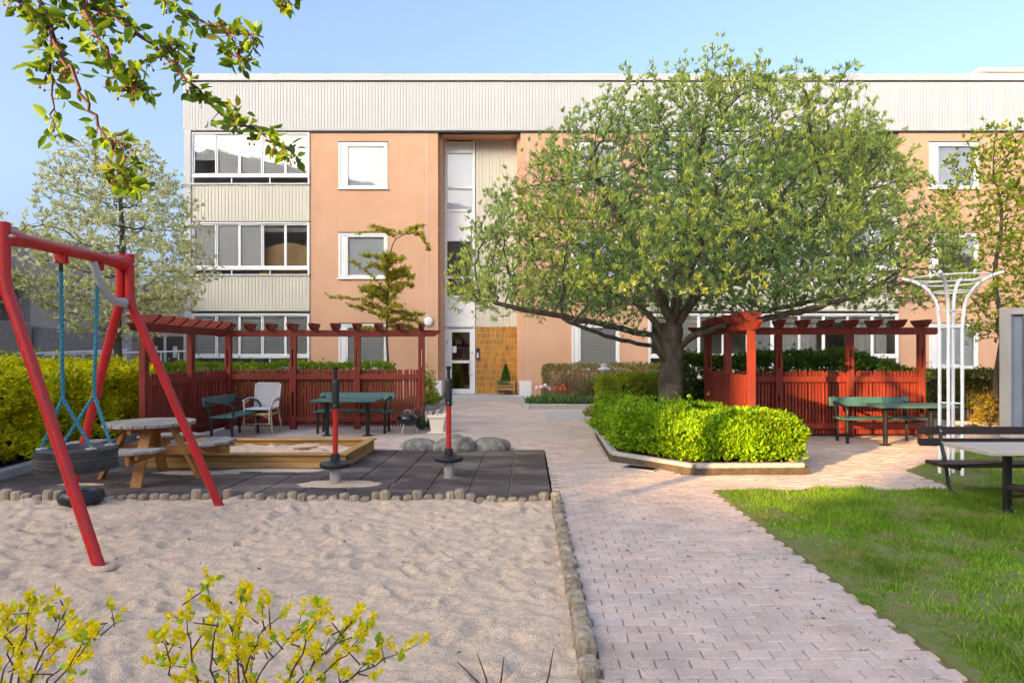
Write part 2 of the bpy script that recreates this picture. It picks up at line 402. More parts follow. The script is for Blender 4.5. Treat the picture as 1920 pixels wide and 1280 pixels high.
def hedge(name, poly, h, label, n, cols, wts=None, L=.05, W=.03, lump=.10, group=None, bare=0.0, inset=.16, cat='hedge', z0=.02, per=4, cross=0.5, slope=None, core=True, twigs=0, rad=.2):
    poly = [Vector((p[0], p[1])) for p in poly]
    ar = sum(poly[i].x*poly[(i+1) % len(poly)].y-poly[(i+1) % len(poly)].x*poly[i].y for i in range(len(poly)))
    if ar < 0: poly = poly[::-1]
    pl = [(p.x, p.y) for p in poly]
    t = thing(name, (0, 0, 0), label, cat, group)
    hh = (lambda x, y: np.full(np.shape(x), h)) if slope is None else slope
    hmin = h if slope is None else float(min(hh(np.array([p.x for p in poly]), np.array([p.y for p in poly]))))
    if core:
        cb = MB(); cb.prism([(p.x, p.y) for p in inset_poly(poly, inset+.02)], z0+bare, hmin-rad-.06); cb.prism([(p.x, p.y) for p in inset_poly(poly, inset+rad*.75)], hmin-rad-.055, hmin-.17)
        cb.build('stem_mass', hedge_core, t)
    xs = [p.x for p in poly]; ys = [p.y for p in poly]
    if bare > .05 or twigs:
        sb = MB()
        for k in range(twigs or int(60*abs(ar)/2)+40):
            x, y = random.uniform(min(xs), max(xs)), random.uniform(min(ys), max(ys))
            if inpoly(np.array([x]), np.array([y]), pl)[0]:
                tz = random.uniform(.7, .99)*h if twigs else bare+.15
                sb.tube([(x, y, z0-.02), (x+random.uniform(-.06, .06), y+random.uniform(-.05, .05), tz*.5), (x+random.uniform(-.15, .15), y+random.uniform(-.1, .1), tz)], [.007, .005, .002], 4, False)
        sb.build('stem', bark_l if not twigs else twig_tan, t)
    per_len = [(poly[(i+1) % len(poly)]-poly[i]).length for i in range(len(poly))]
    side = sum(per_len)*(h-bare); top = abs(ar)/2; nt_ = int(n*top/(side+top)); ns = n-nt_
    X = rng.uniform(min(xs), max(xs), nt_*4); Y = rng.uniform(min(ys), max(ys), nt_*4); k = inpoly(X, Y, pl); X, Y = X[k][:nt_], Y[k][:nt_]
    dm = np.full(len(X), 9.)
    for i in range(len(poly)):
        a_, b_ = poly[i], poly[(i+1) % len(poly)]; e_ = (b_-a_).normalized(); dm = np.minimum(dm, np.abs((X-a_.x)*(-e_.y)+(Y-a_.y)*e_.x))
    drop = rad*(1-np.sqrt(np.clip(1-np.clip(1-dm/rad, 0, 1)**2, 0, 1)))
    big = (vn(X, Y, .7, 15)-.5)*lump
    P1 = np.stack([X, Y, hh(X, Y)-drop+big+(vn(X, Y, .22, 3)-.5)*lump*.9-np.abs(rng.normal(size=len(X)))*.05+(rng.random(len(X)) < .07)*rng.exponential(.055, len(X))], 1); D1 = np.tile([0, 0, 1.], (len(X), 1))
    e = rng.choice(len(poly), ns, p=np.array(per_len)/sum(per_len)); u = rng.random(ns)
    a = np.array([[p.x, p.y] for p in poly]); b = np.roll(a, -1, 0); q = a[e]*(1-u[:, None])+b[e]*u[:, None]
    dv = unit(b[e]-a[e]); nn = np.stack([dv[:, 1], -dv[:, 0]], 1)
    zt = hh(q[:, 0], q[:, 1]); z = bare+rng.random(ns)**.85*(zt-bare)
    along = q[:, 0]*1.3+q[:, 1]*.7
    off = (vn(along, z, .26, 5)-.5)*lump*1.3+(vn(along, z, .75, 6)-.5)*lump - rad*(1-np.sqrt(np.clip(1-np.clip((z-(zt-rad))/rad, 0, 1)**2, 0, 1)))-np.abs(rng.normal(size=ns))*.05
    stray = rng.random(ns) < .05; off = off+stray*rng.exponential(.05, ns)
    q = q+nn*off[:, None]
    P2 = np.stack([q[:, 0], q[:, 1], z+z0], 1); D2 = np.concatenate([nn, np.full((ns, 1), .5)], 1)
    P = np.concatenate([P1, P2]); Dn = np.concatenate([D1, D2])
    Q, A, Ls, Ws, C = clusters(P, Dn, per, cross, L, W, cols, wts, up=.25)
    pt = .72+.56*vn(Q[:, 0]+Q[:, 2], Q[:, 1]-Q[:, 2]*.7, .28, 8); C = np.clip(C*pt[:, None], 0, 1)
    leaf_mesh('foliage', Q, A, Ls, Ws, C, leaf_m, t, kind='stuff')
    return t
twig_tan = M('tan_twigs', (.26, .17, .10), .9, var=.3)

# ================================================================== SETTING: ground
MB().box((0, 60, -.26), (700, 700, .1)).build('ground', soil)['kind'] = 'structure'
BED = [(1.38, 15.6), (1.2, 9.35), (2.14, 8.23), (3.66, 8.3), (3.66, 9.6), (3.45, 9.7), (3.45, 12.35), (8.2, 12.35), (8.2, 14.6), (4.0, 15.2)]
LAWN = [(2.11, .5), (2.11, 7.3), (4.95, 7.3), (5.05, 8.55), (6.9, 10.2), (16, 10.2), (16, .5)]
MATX0, MATX1, MATY0, MATY1 = -6.75, .26, 6.96, 10.36
near_sheet = MB().prism([(.3, .5), (16, .5), (16, 12), (-12, 12), (-12, 10.3), (.3, 10.3)], -.06, -.014).build('paving_bed', joint_m); near_sheet['kind'] = 'structure'
pave = MB().bb(-18, 26, 12, 24, -.06, -.004).build('pavement', paver_sheet); pave['kind'] = 'structure'
def paved(x, y):
    x = np.asarray(x, float); y = np.asarray(y, float)
    k = (x > .36) | ((y > 10.42) & (x > -7.6))
    k &= ~inpoly(x, y, BED) & ~inpoly(x-.03, y, LAWN) & (y < 12) & (x < 8.6) & (y > 2.6)
    return k
PW, PH = .18, .10
def paver_meshes():
    ms = []
    for i in range(4):
        b = MB().box((0, 0, -.015), (PW-.007, PH-.007, .03)); me = b.mesh('paver', bevel=.004); me.materials.append(paver_m); ms.append(me)
    return ms
pms = paver_meshes(); path = bpy.data.objects.new('path', None); COL.objects.link(path); path['kind'] = 'structure'
cand = []
for r in range(0, 96):
    y = 2.62+r*PH
    for c in range(-44, 50):
        x = c*PW+(PW/2 if r % 2 else 0)+(math.sin(r*12.9898)*43758.5 % 1)*.015
        cand.append((x, y))
ca = np.array(cand); ca = ca[paved(ca[:, 0], ca[:, 1])]
ca = ca[np.argsort(ca[:, 1]+np.abs(ca[:, 0]-1.2)*.02)]
for i, (x, y) in enumerate(ca[:300]):
    o = bpy.data.objects.new('paver', pms[i % 4]); COL.objects.link(o); o.parent = path
    o.location = (x, y, random.uniform(-.004, .003)); o.rotation_euler = (random.gauss(0, .009), random.gauss(0, .009), random.gauss(0, .01))
far = MB()
for x, y in ca[300:]:
    far.box((x, y, -.012+random.uniform(-.003, .003)), (PW-.008, PH-.008, .024), rz=random.gauss(0, .006))
o = far.build('paver_field', paver_f, path); o['kind'] = 'stuff'
at_ = o.data.attributes.new('Tone', 'FLOAT', 'POINT'); at_.data.foreach_set('value', np.repeat(rng.random(len(o.data.vertices)//8), 8).astype(np.float32))
# sand of the playground, trodden
def sand_sheet(name, x0, x1, y0, y1, z, amp, st, dents, parent=None, edge=.0):
    nx, ny = int((x1-x0)/st)+1, int((y1-y0)/st)+1
    X, Y = np.meshgrid(np.linspace(x0, x1, nx), np.linspace(y0, y1, ny)); Z = np.zeros_like(X)
    Z += (vn(X, Y, .9, 1)-.5)*.03*amp+(vn(X, Y, .33, 2)-.5)*.022*amp+(vn(X, Y, .13, 3)-.5)*.024*amp+(vn(X*.8+Y*.3, Y, .07, 4)-.5)*.02*amp+(vn(X, Y, .045, 5)-.5)*.008*amp
    for k in range(dents):
        cx_, cy_ = random.uniform(x0, x1), random.uniform(y0, y1); an = random.uniform(0, 3.14); l_, w_ = random.uniform(.05, .12), random.uniform(.035, .06)
        u = (X-cx_)*math.cos(an)+(Y-cy_)*math.sin(an); v = -(X-cx_)*math.sin(an)+(Y-cy_)*math.cos(an); rr = (u/l_)**2+(v/w_)**2
        Z += (-.022*np.exp(-rr)+.012*np.exp(-(np.sqrt(rr)-1.5)**2*4))*amp*random.uniform(.4, 1.1)
    Z += z
    V = np.stack([X, Y, Z], 2).reshape(-1, 3); i = np.arange(nx*ny).reshape(ny, nx)
    F = np.stack([i[:-1, :-1], i[:-1, 1:], i[1:, 1:], i[1:, :-1]], 2).reshape(-1, 4)
    me = bpy.data.meshes.new(name); me.from_pydata(V.tolist(), [], F.tolist()); me.polygons.foreach_set('use_smooth', [True]*len(F))
    return link(name, me, parent, sand_m)
sand_sheet('sand', -8.5, .25, .8, 6.9, -.01, 1.2, .02, 1100)['kind'] = 'structure'
# rubber tiles
matr = MB().bb(MATX0-.6, MATX1-.02, MATY0+.01, MATY1-.02, -.05, -.006).build('rubber_surface', sand_m); matr['kind'] = 'structure'
nxt, nyt = 15, 7; tw, th = (MATX1-MATX0)/nxt, (MATY1-MATY0)/nyt
tm = MB().box((0, 0, 0), (tw-.012, th-.006, .04)).mesh('rubber_tile', bevel=.004); tm.materials.append(rubber_tile)
for i in range(nxt):
    for j in range(nyt):
        o = bpy.data.objects.new('rubber_tile', tm); COL.objects.link(o); o.parent = matr
        o.location = (MATX0+(i+.5)*tw, MATY0+(j+.5)*th, -.006+random.uniform(-.002, .002)); o.scale = (1-(.012 if i % 2 else 0), 1, 1)
def mound(name, c, rx, ry, h, mat, seed, n=40, m=10):
    b = MB(); V = [(c[0], c[1], h)]
    for j in range(1, m+1):
        for k in range(n):
            an = 2*math.pi*k/n; q = j/m; wob = 1+.22*(float(vn(math.cos(an)*2+5, math.sin(an)*2+5, .8, seed))-.5)*2*q+.1*(float(vn(math.cos(an)*6+5, math.sin(an)*6+5, .8, seed+1))-.5)
            x, y = c[0]+rx*q*wob*math.cos(an), c[1]+ry*q*wob*math.sin(an)
            V.append((x, y, (h*(1-q*q)+(.004*(float(vn(x, y, .09, 4))-.5)) if j < m else -.004)))
    F = [(0, 1+k, 1+(k+1) % n) for k in range(n)]
    for j in range(m-1):
        for k in range(n): F.append((1+j*n+k, 1+(j+1)*n+k, 1+(j+1)*n+(k+1) % n, 1+j*n+(k+1) % n))
    b.add(V, F); return b.build(name, mat, None, smooth=True)
for q in [((-2.25, 7.62, 0), .62, .30, .034, 3), ((-.98, 8.05, 0), .19, .1, .022, 5), ((-4.3, 8.35, 0), .9, .2, .026, 7), ((-3.4, 8.52, 0), 1.0, .17, .03, 9), ((-5.3, 7.6, 0), .5, .12, .022, 11)]:
    o = mound('sand_patch', q[0], q[1], q[2], q[3], sand_m, q[4]); o['kind'] = 'structure'
# lawn
lg = MB(); lg.prism(LAWN, -.05, .012); lo = lg.build('lawn', lawn_m); lo['kind'] = 'structure'
def grass(n, x0, x1, y0, y1, hmin, hmax, near):
    X = rng.uniform(x0, x1, n); Y = y0+(y1-y0)*rng.random(n)**near
    wob = (vn(X*0, Y, .35, 21)-.5)*.12+(vn(X*0, Y, .09, 22)-.5)*.05
    k = inpoly(X-.03-wob*(Y < 7.2), Y+(vn(X, X*0, .3, 23)-.5)*.16, LAWN)
    den = .55*vn(X, Y, .55, 12)+.45*vn(X, Y, .17, 13); k &= rng.random(n) < np.clip((den-.27)*3.4, .16, 1)
    k &= ~(np.hypot(X-5.45, Y-8.25) < .42)
    X, Y, den = X[k], Y[k], den[k]; m = len(X)
    A = np.stack([rng.normal(size=m)*.45, rng.normal(size=m)*.45, np.ones(m)], 1)
    H = (hmin+(hmax-hmin)*rng.random(m)**1.6*(1+.7*(vn(X, Y, .12, 35) > .72)))*(.55+den*.9)*np.clip((X-2.0)*2.2, .45, 1)
    C = mixcol(m, [(.10, .25, .016), (.16, .34, .02), (.23, .38, .03), (.36, .35, .10)], [4, 4, 2, .9], .18)
    tone = vn(X, Y, .5, 31)[:, None]; dry = .8*np.clip((.6*vn(X, Y, .23, 33)+.4*vn(X, Y, .07, 34)-.60)*6, 0, 1)[:, None]; C = C*(.6+.8*tone); C = C*(1-dry)+np.array([.34, .30, .12])*dry*(.7+.5*rng.random((m, 1)))
    return np.stack([X, Y, np.full(m, .008)], 1), A, H, np.clip(C, 0, 1)
g1 = grass(270000, 2.0, 5.5, 2.9, 7.4, .015, .058, 1.35); g2 = grass(110000, 3.5, 11, 4.6, 10.2, .02, .065, 1.1)
P_, A_, H_, C_ = [np.concatenate([a, b]) for a, b in zip(g1, g2)]
tag(leaf_mesh('grass', P_, A_, H_, .006+.004*rng.random(len(P_)), C_, blade_m, None, blade=True), 'short green lawn grass beside the paved path', 'grass', kind='stuff')
# weeds growing in the paver joints
wx = np.concatenate([rng.uniform(1.55, 2.12, 34), rng.uniform(.4, 2.0, 8)]); wy = np.concatenate([rng.uniform(2.9, 5.2, 34), rng.uniform(3, 7, 8)])
wy = 2.62+(np.floor((wy-2.62)/PH)+.5)*PH
WP = np.repeat(np.stack([wx, wy, wx*0-.006], 1), 9, 0); WP[:, 0] += rng.normal(size=len(WP))*.025; WP[:, 1] += rng.normal(size=len(WP))*.004
WA = np.stack([rng.normal(size=len(WP))*.8, rng.normal(size=len(WP))*.5, np.ones(len(WP))], 1)
tag(leaf_mesh('joint_weeds', WP, WA, .012+.022*rng.random(len(WP)), .005, mixcol(len(WP), [(.07, .17, .02), (.12, .2, .04)]), blade_m, None, blade=True), 'small grass tufts sprouting between the path pavers', 'weeds', kind='stuff')
n = 2600; sx_ = .37+np.abs(rng.normal(size=n))*.16; sy_ = np.concatenate([rng.normal(3.15, .22, n//2), rng.uniform(2.8, 7, n-n//2)])
tag(leaf_mesh('sand_spill', np.stack([sx_, sy_, np.full(n, .006)], 1), np.stack([rng.normal(size=n), rng.normal(size=n), rng.random(n)*.2], 1), .004+.005*rng.random(n), .005, mixcol(n, [(.6, .46, .32), (.35, .26, .18), (.7, .58, .45)]), leaf_m, None), 'loose sand grains spilled over the path beside the logs', 'sand', kind='stuff')
# dry leaf and twig litter
lx = np.concatenate([rng.uniform(.35, 2.3, 70), rng.uniform(-6, .2, 120), rng.uniform(2.1, 7, 120)]); ly = np.concatenate([rng.uniform(2.9, 10, 70), rng.uniform(2.9, 6.8, 120), rng.uniform(3, 9, 120)])
LP = np.stack([lx, ly, np.where(lx < .25, .022, np.where(lx > 2.1, .035, .006))], 1); LA = np.stack([rng.normal(size=len(lx)), rng.normal(size=len(lx)), rng.random(len(lx))*.25], 1)
tag(leaf_mesh('leaf_litter', LP, LA, .02+.025*rng.random(len(lx)), .012, mixcol(len(lx), [(.12, .07, .03), (.05, .035, .02), (.22, .16, .09)]), leaf_m, None), 'scattered dry leaf bits on the sand path and lawn', 'litter', kind='stuff')
# kerbs
def kerb(pts, name='kerb', w_=.13, h_=.14, ln=1.0, z0=-.03):
    k = bpy.data.objects.new(name, None); COL.objects.link(k); k['kind'] = 'structure'
    for a, b in zip(pts[:-1], pts[1:]):
        a, b = Vector((*a, 0)), Vector((*b, 0)); n = max(1, round((b-a).length/ln))
        for i in range(n):
            p, q = a.lerp(b, i/n), a.lerp(b, (i+1)/n); t = (q-p).normalized()
            hh = h_+random.uniform(-.006, .006)
            MB().extr([(-w_/2, z0), (w_/2, z0), (w_/2, hh-.02), (w_/2-.025, hh), (-w_/2+.025, hh), (-w_/2, hh-.02)], p+t*.004, q-t*.004).build('kerb_stone', stone, k, bevel=.006)
    return k
kerb([(1.44, 15.6), (1.27, 9.38), (2.17, 8.31), (3.60, 8.37)])
kerb([(3.62, 8.5), (3.62, 9.5)])
kerb([(-6.42, 7.2), (-6.66, 8.7), (-7.1, 11.4), (-7.6, 13.0)], ln=1.2)
MB().prism(BED, -.05, .09).build('planting_bed', soil)['kind'] = 'structure'
MB().prism([(-6.45, 7.0), (-6.7, 8.7), (-7.15, 11.4), (-7.6, 13.2), (-14, 13.2), (-14, 7.0)], -.05, .07).build('planting_bed', soil)['kind'] = 'structure'
MB().prism([(.10, 18.35), (4.2, 18.35), (4.2, 21.3), (-.1, 21.3), (-.1, 18.9)], -.05, .09).build('planting_bed', soil)['kind'] = 'structure'
kerb([(-.14, 21.1), (-.14, 18.95), (.08, 18.4), (2.2, 18.4)])
MB().prism([(-8.5, 14.2), (-3.0, 14.2), (-3.0, 21.3), (-8.5, 21.3)], -.05, .06).build('planting_bed', soil)['kind'] = 'structure'
kerb([(-2.75, 21.0), (-2.62, 18.6), (-2.95, 17.6), (-3.05, 14.4)])
MB().prism([(9.0, 13.9), (20, 13.9), (20, 21.3), (9.0, 21.3)], -.05, .06).build('planting_bed', soil)['kind'] = 'structure'
kerb([(12.4, 12.6), (10.2, 13.1), (8.9, 13.9), (8.85, 17.0)])
for i in range(3):
    sl = MB().box((.66+i*.42, 16.5, .0), (.41, 2.3, .02)).build('paving_slab', slab_m, pave, bevel=.004)
# drain grate set into the paving by the kerb
dg = thing('drain_grate', (1.55, 8.75, .004), 'rectangular dark iron drain grate in paving beside the bed kerb', 'drain', rz=-.6)
f = MB(); [f.box((x, 0, .004), (.03, .3, .012)) for x in (-.23, .23)]; [f.box((0, y, .0045), (.43, .03, .011)) for y in (-.135, .135)]; f.build('grate_frame', galv, dg)
MB().box((0, 0, -.006), (.44, .25, .012)).build('sump', black_steel, dg)
for i in range(9): MB().box((-.19+i*.0475, 0, .005), (.02, .24, .008)).build('grate_bar', black_steel, dg)
# log palisade edging: each log a thing
def log_mesh(r, h, seed):
    rr = random.Random(seed); n = 6 if seed % 2 else 8; b = MB()
    prof = [(r*.97, 0), (r, h*.5), (r, h-.022), (r*.70, h-.002), (r*.3, h)]
    b.lathe([(p[0], p[1]-.12) for p in prof], n); b.capz(r*.3, h-.12, n)
    return b.mesh('palisade_log', smooth=False)
lms = [log_mesh(.053, .185+.012*k, k) for k in range(5)]
for m_ in lms: m_.materials.append(log_m)
edging = []
y = 2.55
while y < 6.92:
    edging.append((.30+random.uniform(-.008, .008), y, 0)); y += random.uniform(.088, .1)
x = .17
while x > -7.0:
    edging.append((x, 6.93+random.uniform(-.008, .008), 1)); x -= random.uniform(.108, .120)
pal = [thing('log_edging', (.30, 2.5, 0), 'row of short weathered log stumps between the sand and the paved path', 'edging'),
       thing('log_edging', (-3, 6.93, 0), 'row of short log stumps between the sand and the black rubber surface', 'edging')]
for x, y, s_ in edging:
    o = bpy.data.objects.new('palisade_log', random.choice(lms)); COL.objects.link(o); o.parent = pal[s_]
    o.location = Vector((x, y, random.uniform(-.06, -.012)))-pal[s_].location
    o.rotation_euler = (random.gauss(0, .04), random.gauss(0, .04), random.uniform(0, 6)); k_ = 1.05 if s_ == 0 else random.uniform(1.0, 1.12); o.scale = (k_, k_, 1)

# ================================================================== BUILDING
YF = 21.4; FK = YF/FPX
fx = lambda px: (px-CX)*FK
fz = lambda py: EYE-(py-CY)*FK
B = thing('apartment_building', (0, 0, 0), 'three storey apartment block with peach walls and white ribbed roof band', 'building')
def wall(name, x0, x1, z0, z1, holes, y0, y1, mat):
    xs = sorted({x0, x1, *[h[0] for h in holes], *[h[1] for h in holes]}); zs = sorted({z0, z1, *[h[2] for h in holes], *[h[3] for h in holes]})
    b = MB()
    for i in range(len(xs)-1):
        for j in range(len(zs)-1):
            cx_, cz_ = (xs[i]+xs[i+1])/2, (zs[j]+zs[j+1])/2
            if not any(h[0] < cx_ < h[1] and h[2] < cz_ < h[3] for h in holes): b.bb(xs[i], xs[i+1], y0, y1, zs[j], zs[j+1])
    me = b.mesh(name); bm = bmesh.new(); bm.from_mesh(me); bmesh.ops.remove_doubles(bm, verts=bm.verts, dist=1e-4)
    dead = [f for f in bm.faces if len([1 for e in f.edges if len(e.link_faces) > 2]) == len(f.edges)]
    bm.to_mesh(me); bm.free()
    return link(name, me, B, mat)
def ribbed(name, x0, x1, z0, z1, y, mat, pitch=.105, dep=.008, parent=None):
    b = MB(); n = int((x1-x0)/pitch); pr = []
    for i in range(n):
        a = x0+(x1-x0)*i/n; p = (x1-x0)/n
        pr += [(a, y), (a+p*.14, y), (a+p*.22, y-dep), (a+p*.92, y-dep)]
    pr += [(x1, y)]
    k = len(pr); V = [(p[0], p[1], z) for z in (z0, z1) for p in pr]+[(x0, y+.1, z0), (x1, y+.1, z0), (x0, y+.1, z1), (x1, y+.1, z1)]
    F = [(i, i+1, k+i+1, k+i) for i in range(k-1)]+[(2*k, 2*k+1, 2*k+3, 2*k+2)]
    b.add(V, F); o = link(name, b.mesh(name, fix=False), parent or B, mat); return o
# body, floors, roof
bd = MB(); bd.bb(-11.3, 34, 23.4, 36, 0, 10.6); bd.build('wall', room_pale, B)
for z in (0.05, 2.9-.15, 5.95-.15, 8.98):
    MB().bb(-11.32, -2.98, YF+.12, 23.4, z-.12, z+.02).build('floor_slab', room_pale, B)
    MB().bb(-.20, 34, YF+.12, 23.4, z-.12, z+.02).build('floor_slab', room_pale, B)
MB().bb(-11.45, -11.3, YF+.1, 36, -.05, 9.0).build('wall', clad_cream, B)
ZB, ZT = fz(246), fz(141)
ribbed('fascia', -11.5, 34, ZB, ZT-.24, YF-.06, clad_white)
MB().bb(-11.5, 34, YF-.02, 36.1, ZB+.001, ZT-.25).build('roof', clad_white, B)
MB().bb(-11.54, 34, YF-.12, 36.2, ZT-.22, ZT).build('roof_cap', clad_white, B)
MB().bb(-11.47, 34, YF-.05, YF+.2, ZB-.05, ZB-.004).build('shadow_gap', dark_gap, B)
MB().bb(-11.49, 34, YF-.075, YF-.03, ZT-.262, ZT-.222).build('shadow_gap', dark_gap, B)
hut = MB(); hut.bb(18.6, 30, 26, 32, 10.8, 13.0); hut.build('roof_hut', clad_cream, B); MB().bb(18.2, 30.2, 25.8, 32.2, 13.0, 13.12).build('roof_hut_cap', alu, B)
# windows in the peach walls
def window(x0, x1, z0, z1, blind='roller', drop=1.0, sash='l'):
    yo = YF-.02; o = MB(); fr = .07
    o.bb(x0, x1, yo, yo+.1, z1-fr, z1); o.bb(x0, x1, yo, yo+.1, z0+.03, z0+fr); o.bb(x0, x0+fr, yo, yo+.1, z0+fr, z1-fr); o.bb(x1-fr, x1, yo, yo+.1, z0+fr, z1-fr)
    wd = (x1-x0); vx = x0+fr+wd*.105
    o.bb(x0+fr, vx, yo+.022, yo+.09, z0+fr, z1-fr)
    wn = o.build('window', white_paint, B, bevel=.006)
    f2 = MB(); a, b_, c, d_ = vx+.01, x1-fr-.006, z0+fr+.006, z1-fr-.006; s_ = .055
    f2.bb(a, b_, yo+.012, yo+.08, d_-s_, d_); f2.bb(a, b_, yo+.012, yo+.08, c, c+s_); f2.bb(a, a+s_, yo+.012, yo+.08, c+s_, d_-s_); f2.bb(b_-s_, b_, yo+.012, yo+.08, c+s_, d_-s_)
    f2.build('frame', white_paint, wn, bevel=.005)
    MB().bb(a+s_-.005, b_-s_+.005, yo+.045, yo+.053, c+s_-.005, d_-s_+.005).build('pane', glass, wn)
    MB().bb(x0-.04, x1+.04, YF-.07, YF+.02, z0-.012, z0+.025).build('sill', white_paint, wn, bevel=.004)
    MB().bb(x0-.01, x1+.01, YF-.03, YF+.02, z1+.002, z1+.03).build('head_flashing', dark_gap, wn)
    zb = d_-(d_-c)*drop
    if blind == 'roller': MB().bb(a+.02, b_-.02, yo+.12, yo+.126, zb, d_).build('roller_blind', roller_m, wn)
    elif blind == 'slats': slats(a+.03, b_-.03, zb, d_, yo+.115, wn)
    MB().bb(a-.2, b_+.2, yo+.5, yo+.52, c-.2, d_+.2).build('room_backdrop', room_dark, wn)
    return wn
def slats(x0, x1, z0, z1, y, parent, pitch=.05, tilt=.8, mat=blind_m, wd=.056):
    b = MB(); z = z0
    while z < z1:
        b.box(((x0+x1)/2, y, z), (x1-x0, wd, .003), rx=tilt); z += pitch
    for k in (.2, .8): b.bb(x0+(x1-x0)*k-.004, x0+(x1-x0)*k+.004, y-.026, y-.022, z0, z1)
    o = b.build('blind', mat, parent); o['kind'] = 'stuff'; return o
WZ = [(fz(355), fz(267)), (fz(523), fz(437)), (fz(693), fz(607))]
wl = (fx(635), fx(727))
wall('wall', fx(582), fx(821), 0, ZB, [(wl[0]+.02, wl[1]-.02, z[0]+.02, z[1]-.02) for z in WZ], YF, YF+.3, peach)
for k, z in enumerate(WZ): window(*wl, *z, blind=('roller', 'roller', 'slats')[k])
w2 = (fx(1072), fx(1162))
wall('wall', fx(976), fx(1216), 0, ZB, [(w2[0]+.02, w2[1]-.02, z[0]+.02, z[1]-.02) for z in WZ], YF, YF+.3, peach)
for k, z in enumerate(WZ): window(*w2, *z, blind=('roller', 'roller', 'slats')[k])
w3 = (fx(1742), fx(1834)); w4 = (20.5, 22.1)
wall('wall', fx(1685), 24, 0, ZB, [(q[0]+.02, q[1]-.02, z[0]+.02, z[1]-.02) for z in WZ for q in (w3, w4)], YF, YF+.3, peach)
for k, z in enumerate(WZ): window(*w3, *z, blind=('roller', 'roller', 'roller')[k], drop=(1, .5, 1)[k])
for px in (800, 990): MB().bb(fx(px)-.008, fx(px)+.008, YF-.006, YF+.01, .5, ZB-.06).build('movement_joint', alu, B)
for a, b_ in ((815, 828.5), (975, 997)): MB().bb(fx(a)-.02, fx(b_), YF-.03, YF+.3, -.02, .68).build('plinth', white_paint, B, bevel=.008)
# balconies
def balcony(x0, x1, zs, n, blinds, label=None, open_=False):
    """zs: panel bottom, rail-strip bottom, glazing bottom, glazing top"""
    zp, zr, zg, zt = zs; y = YF-.02
    if zr > zp+.1:
        ribbed('balcony_panel', x0, x1, zp, zr, y, clad_cream, pitch=.11)
    MB().bb(x0, x1, y-.05, y+.07, zr-.002, zr+.05).build('balcony_sill', alu, B)
    if open_: return
    o = MB(); o.bb(x0, x1, y-.03, y+.07, zg-.06, zg+.04); o.bb(x0, x1, y-.02, y+.07, zt-.05, zt); o.bb(x0, x0+.05, y-.02, y+.07, zr+.05, zt-.05); o.bb(x1-.05, x1, y-.02, y+.07, zr+.05, zt-.05)
    g = o.build('balcony_glazing', white_paint, B, bevel=.005)
    for i in range(n):
        a, b_ = x0+.05+(x1-x0-.1)*i/n, x0+.05+(x1-x0-.1)*(i+1)/n
        f_ = MB(); yy = y+.015+(.02 if i % 2 else 0)
        f_.bb(a, a+.045, yy, yy+.03, zg+.04, zt-.05); f_.bb(b_-.045, b_, yy, yy+.03, zg+.04, zt-.05); f_.bb(a+.045, b_-.045, yy, yy+.03, zg+.04, zg+.085); f_.bb(a+.045, b_-.045, yy, yy+.03, zt-.095, zt-.05)
        f_.build('sash', white_paint, g)
        MB().bb(a+.04, b_-.04, yy+.012, yy+.017, zg+.08, zt-.09).build('pane', glass, g)
        bl = blinds[i % len(blinds)]
        if bl: slats(a+.02, b_-.02, zt-.1-(zt-zg-.2)*bl, zt-.1, y+.10, g, pitch=.06, tilt=1.2 if zt > 4 else .7, wd=.06 if zt > 4 else .05)
    m = max(2, n*3//5)
    for i in range(m+1):
        xx = x0+.05+(x1-x0-.1)*i/m; MB().bb(xx-.018, xx+.018, y, y+.04, zr+.05, zg-.06).build('mullion', white_paint, g)
    MB().bb(x0+.05, x1-.05, y+.015, y+.021, zr+.045, zg-.055).build('pane', glass, g)
    MB().bb(x0, x1, y-.0, y+.1, zt, zt+.05).build('shadow_gap', dark_gap, B)
bx0, bx1 = fx(360), fx(581)
MB().bb(-11.46, bx0, YF-.08, YF+.3, -.05, ZB).build('corner_pilaster', clad_white, B, bevel=.01)
L3 = (fz(415), fz(347), fz(330), fz(249)); L2 = (fz(583), fz(517), fz(503), fz(417)); L1 = (fz(760), fz(690), fz(668), fz(588))
balcony(bx0, bx1, L3, 5, [.62, 1, 1, 1, 1]); balcony(bx0, bx1, L2, 5, [1, 1, .99, 0, 0]); balcony(bx0, bx1, L1, 5, [1])
rx0, rxm, rx1 = fx(1216), fx(1450), fx(1684)
balcony(rx0, rxm, L3, 5, [1, .5, 1]); balcony(rx0, rxm, L2, 5, [1, 1, 0]); balcony(rx0, rxm, L1, 5, [0, 1, 0])
balcony(rxm, rx1, L3, 5, [1], open_=True); balcony(rxm, rx1, L2, 5, [1, .6]); balcony(rxm, rx1, L1, 5, [0])
MB().bb(rxm-.05, rxm+.05, YF-.03, YF+.3, 0, ZB).build('corner_pilaster', clad_white, B)
for a, b_ in ((0, 1), (3, 4)):
    xx0 = rxm+.1+(rx1-rxm-.2)*a/5+.05; xx1 = rxm+.1+(rx1-rxm-.2)*(b_+1)/5-.1
    cu = MB(); n = 40; V = [(xx0+(xx1-xx0)*i/n, YF+.3+.03*math.sin(i*1.3), z) for z in (fz(666), fz(594)) for i in range(n+1)]
    cu.add(V, [(i, i+1, n+2+i, n+1+i) for i in range(n)]); cu.build('lace_curtain', M('lace_curtain', (.72, .70, .66), .9, col2=(.55, .53, .5), scale=14), B, smooth=True)
for x_ in (bx0, bx1, rx0, rxm, rx1):
    MB().bb(x_-.04, x_+.04, YF+.14, 23.4, 0, ZB-.06).build('party_wall', room_pale, B)
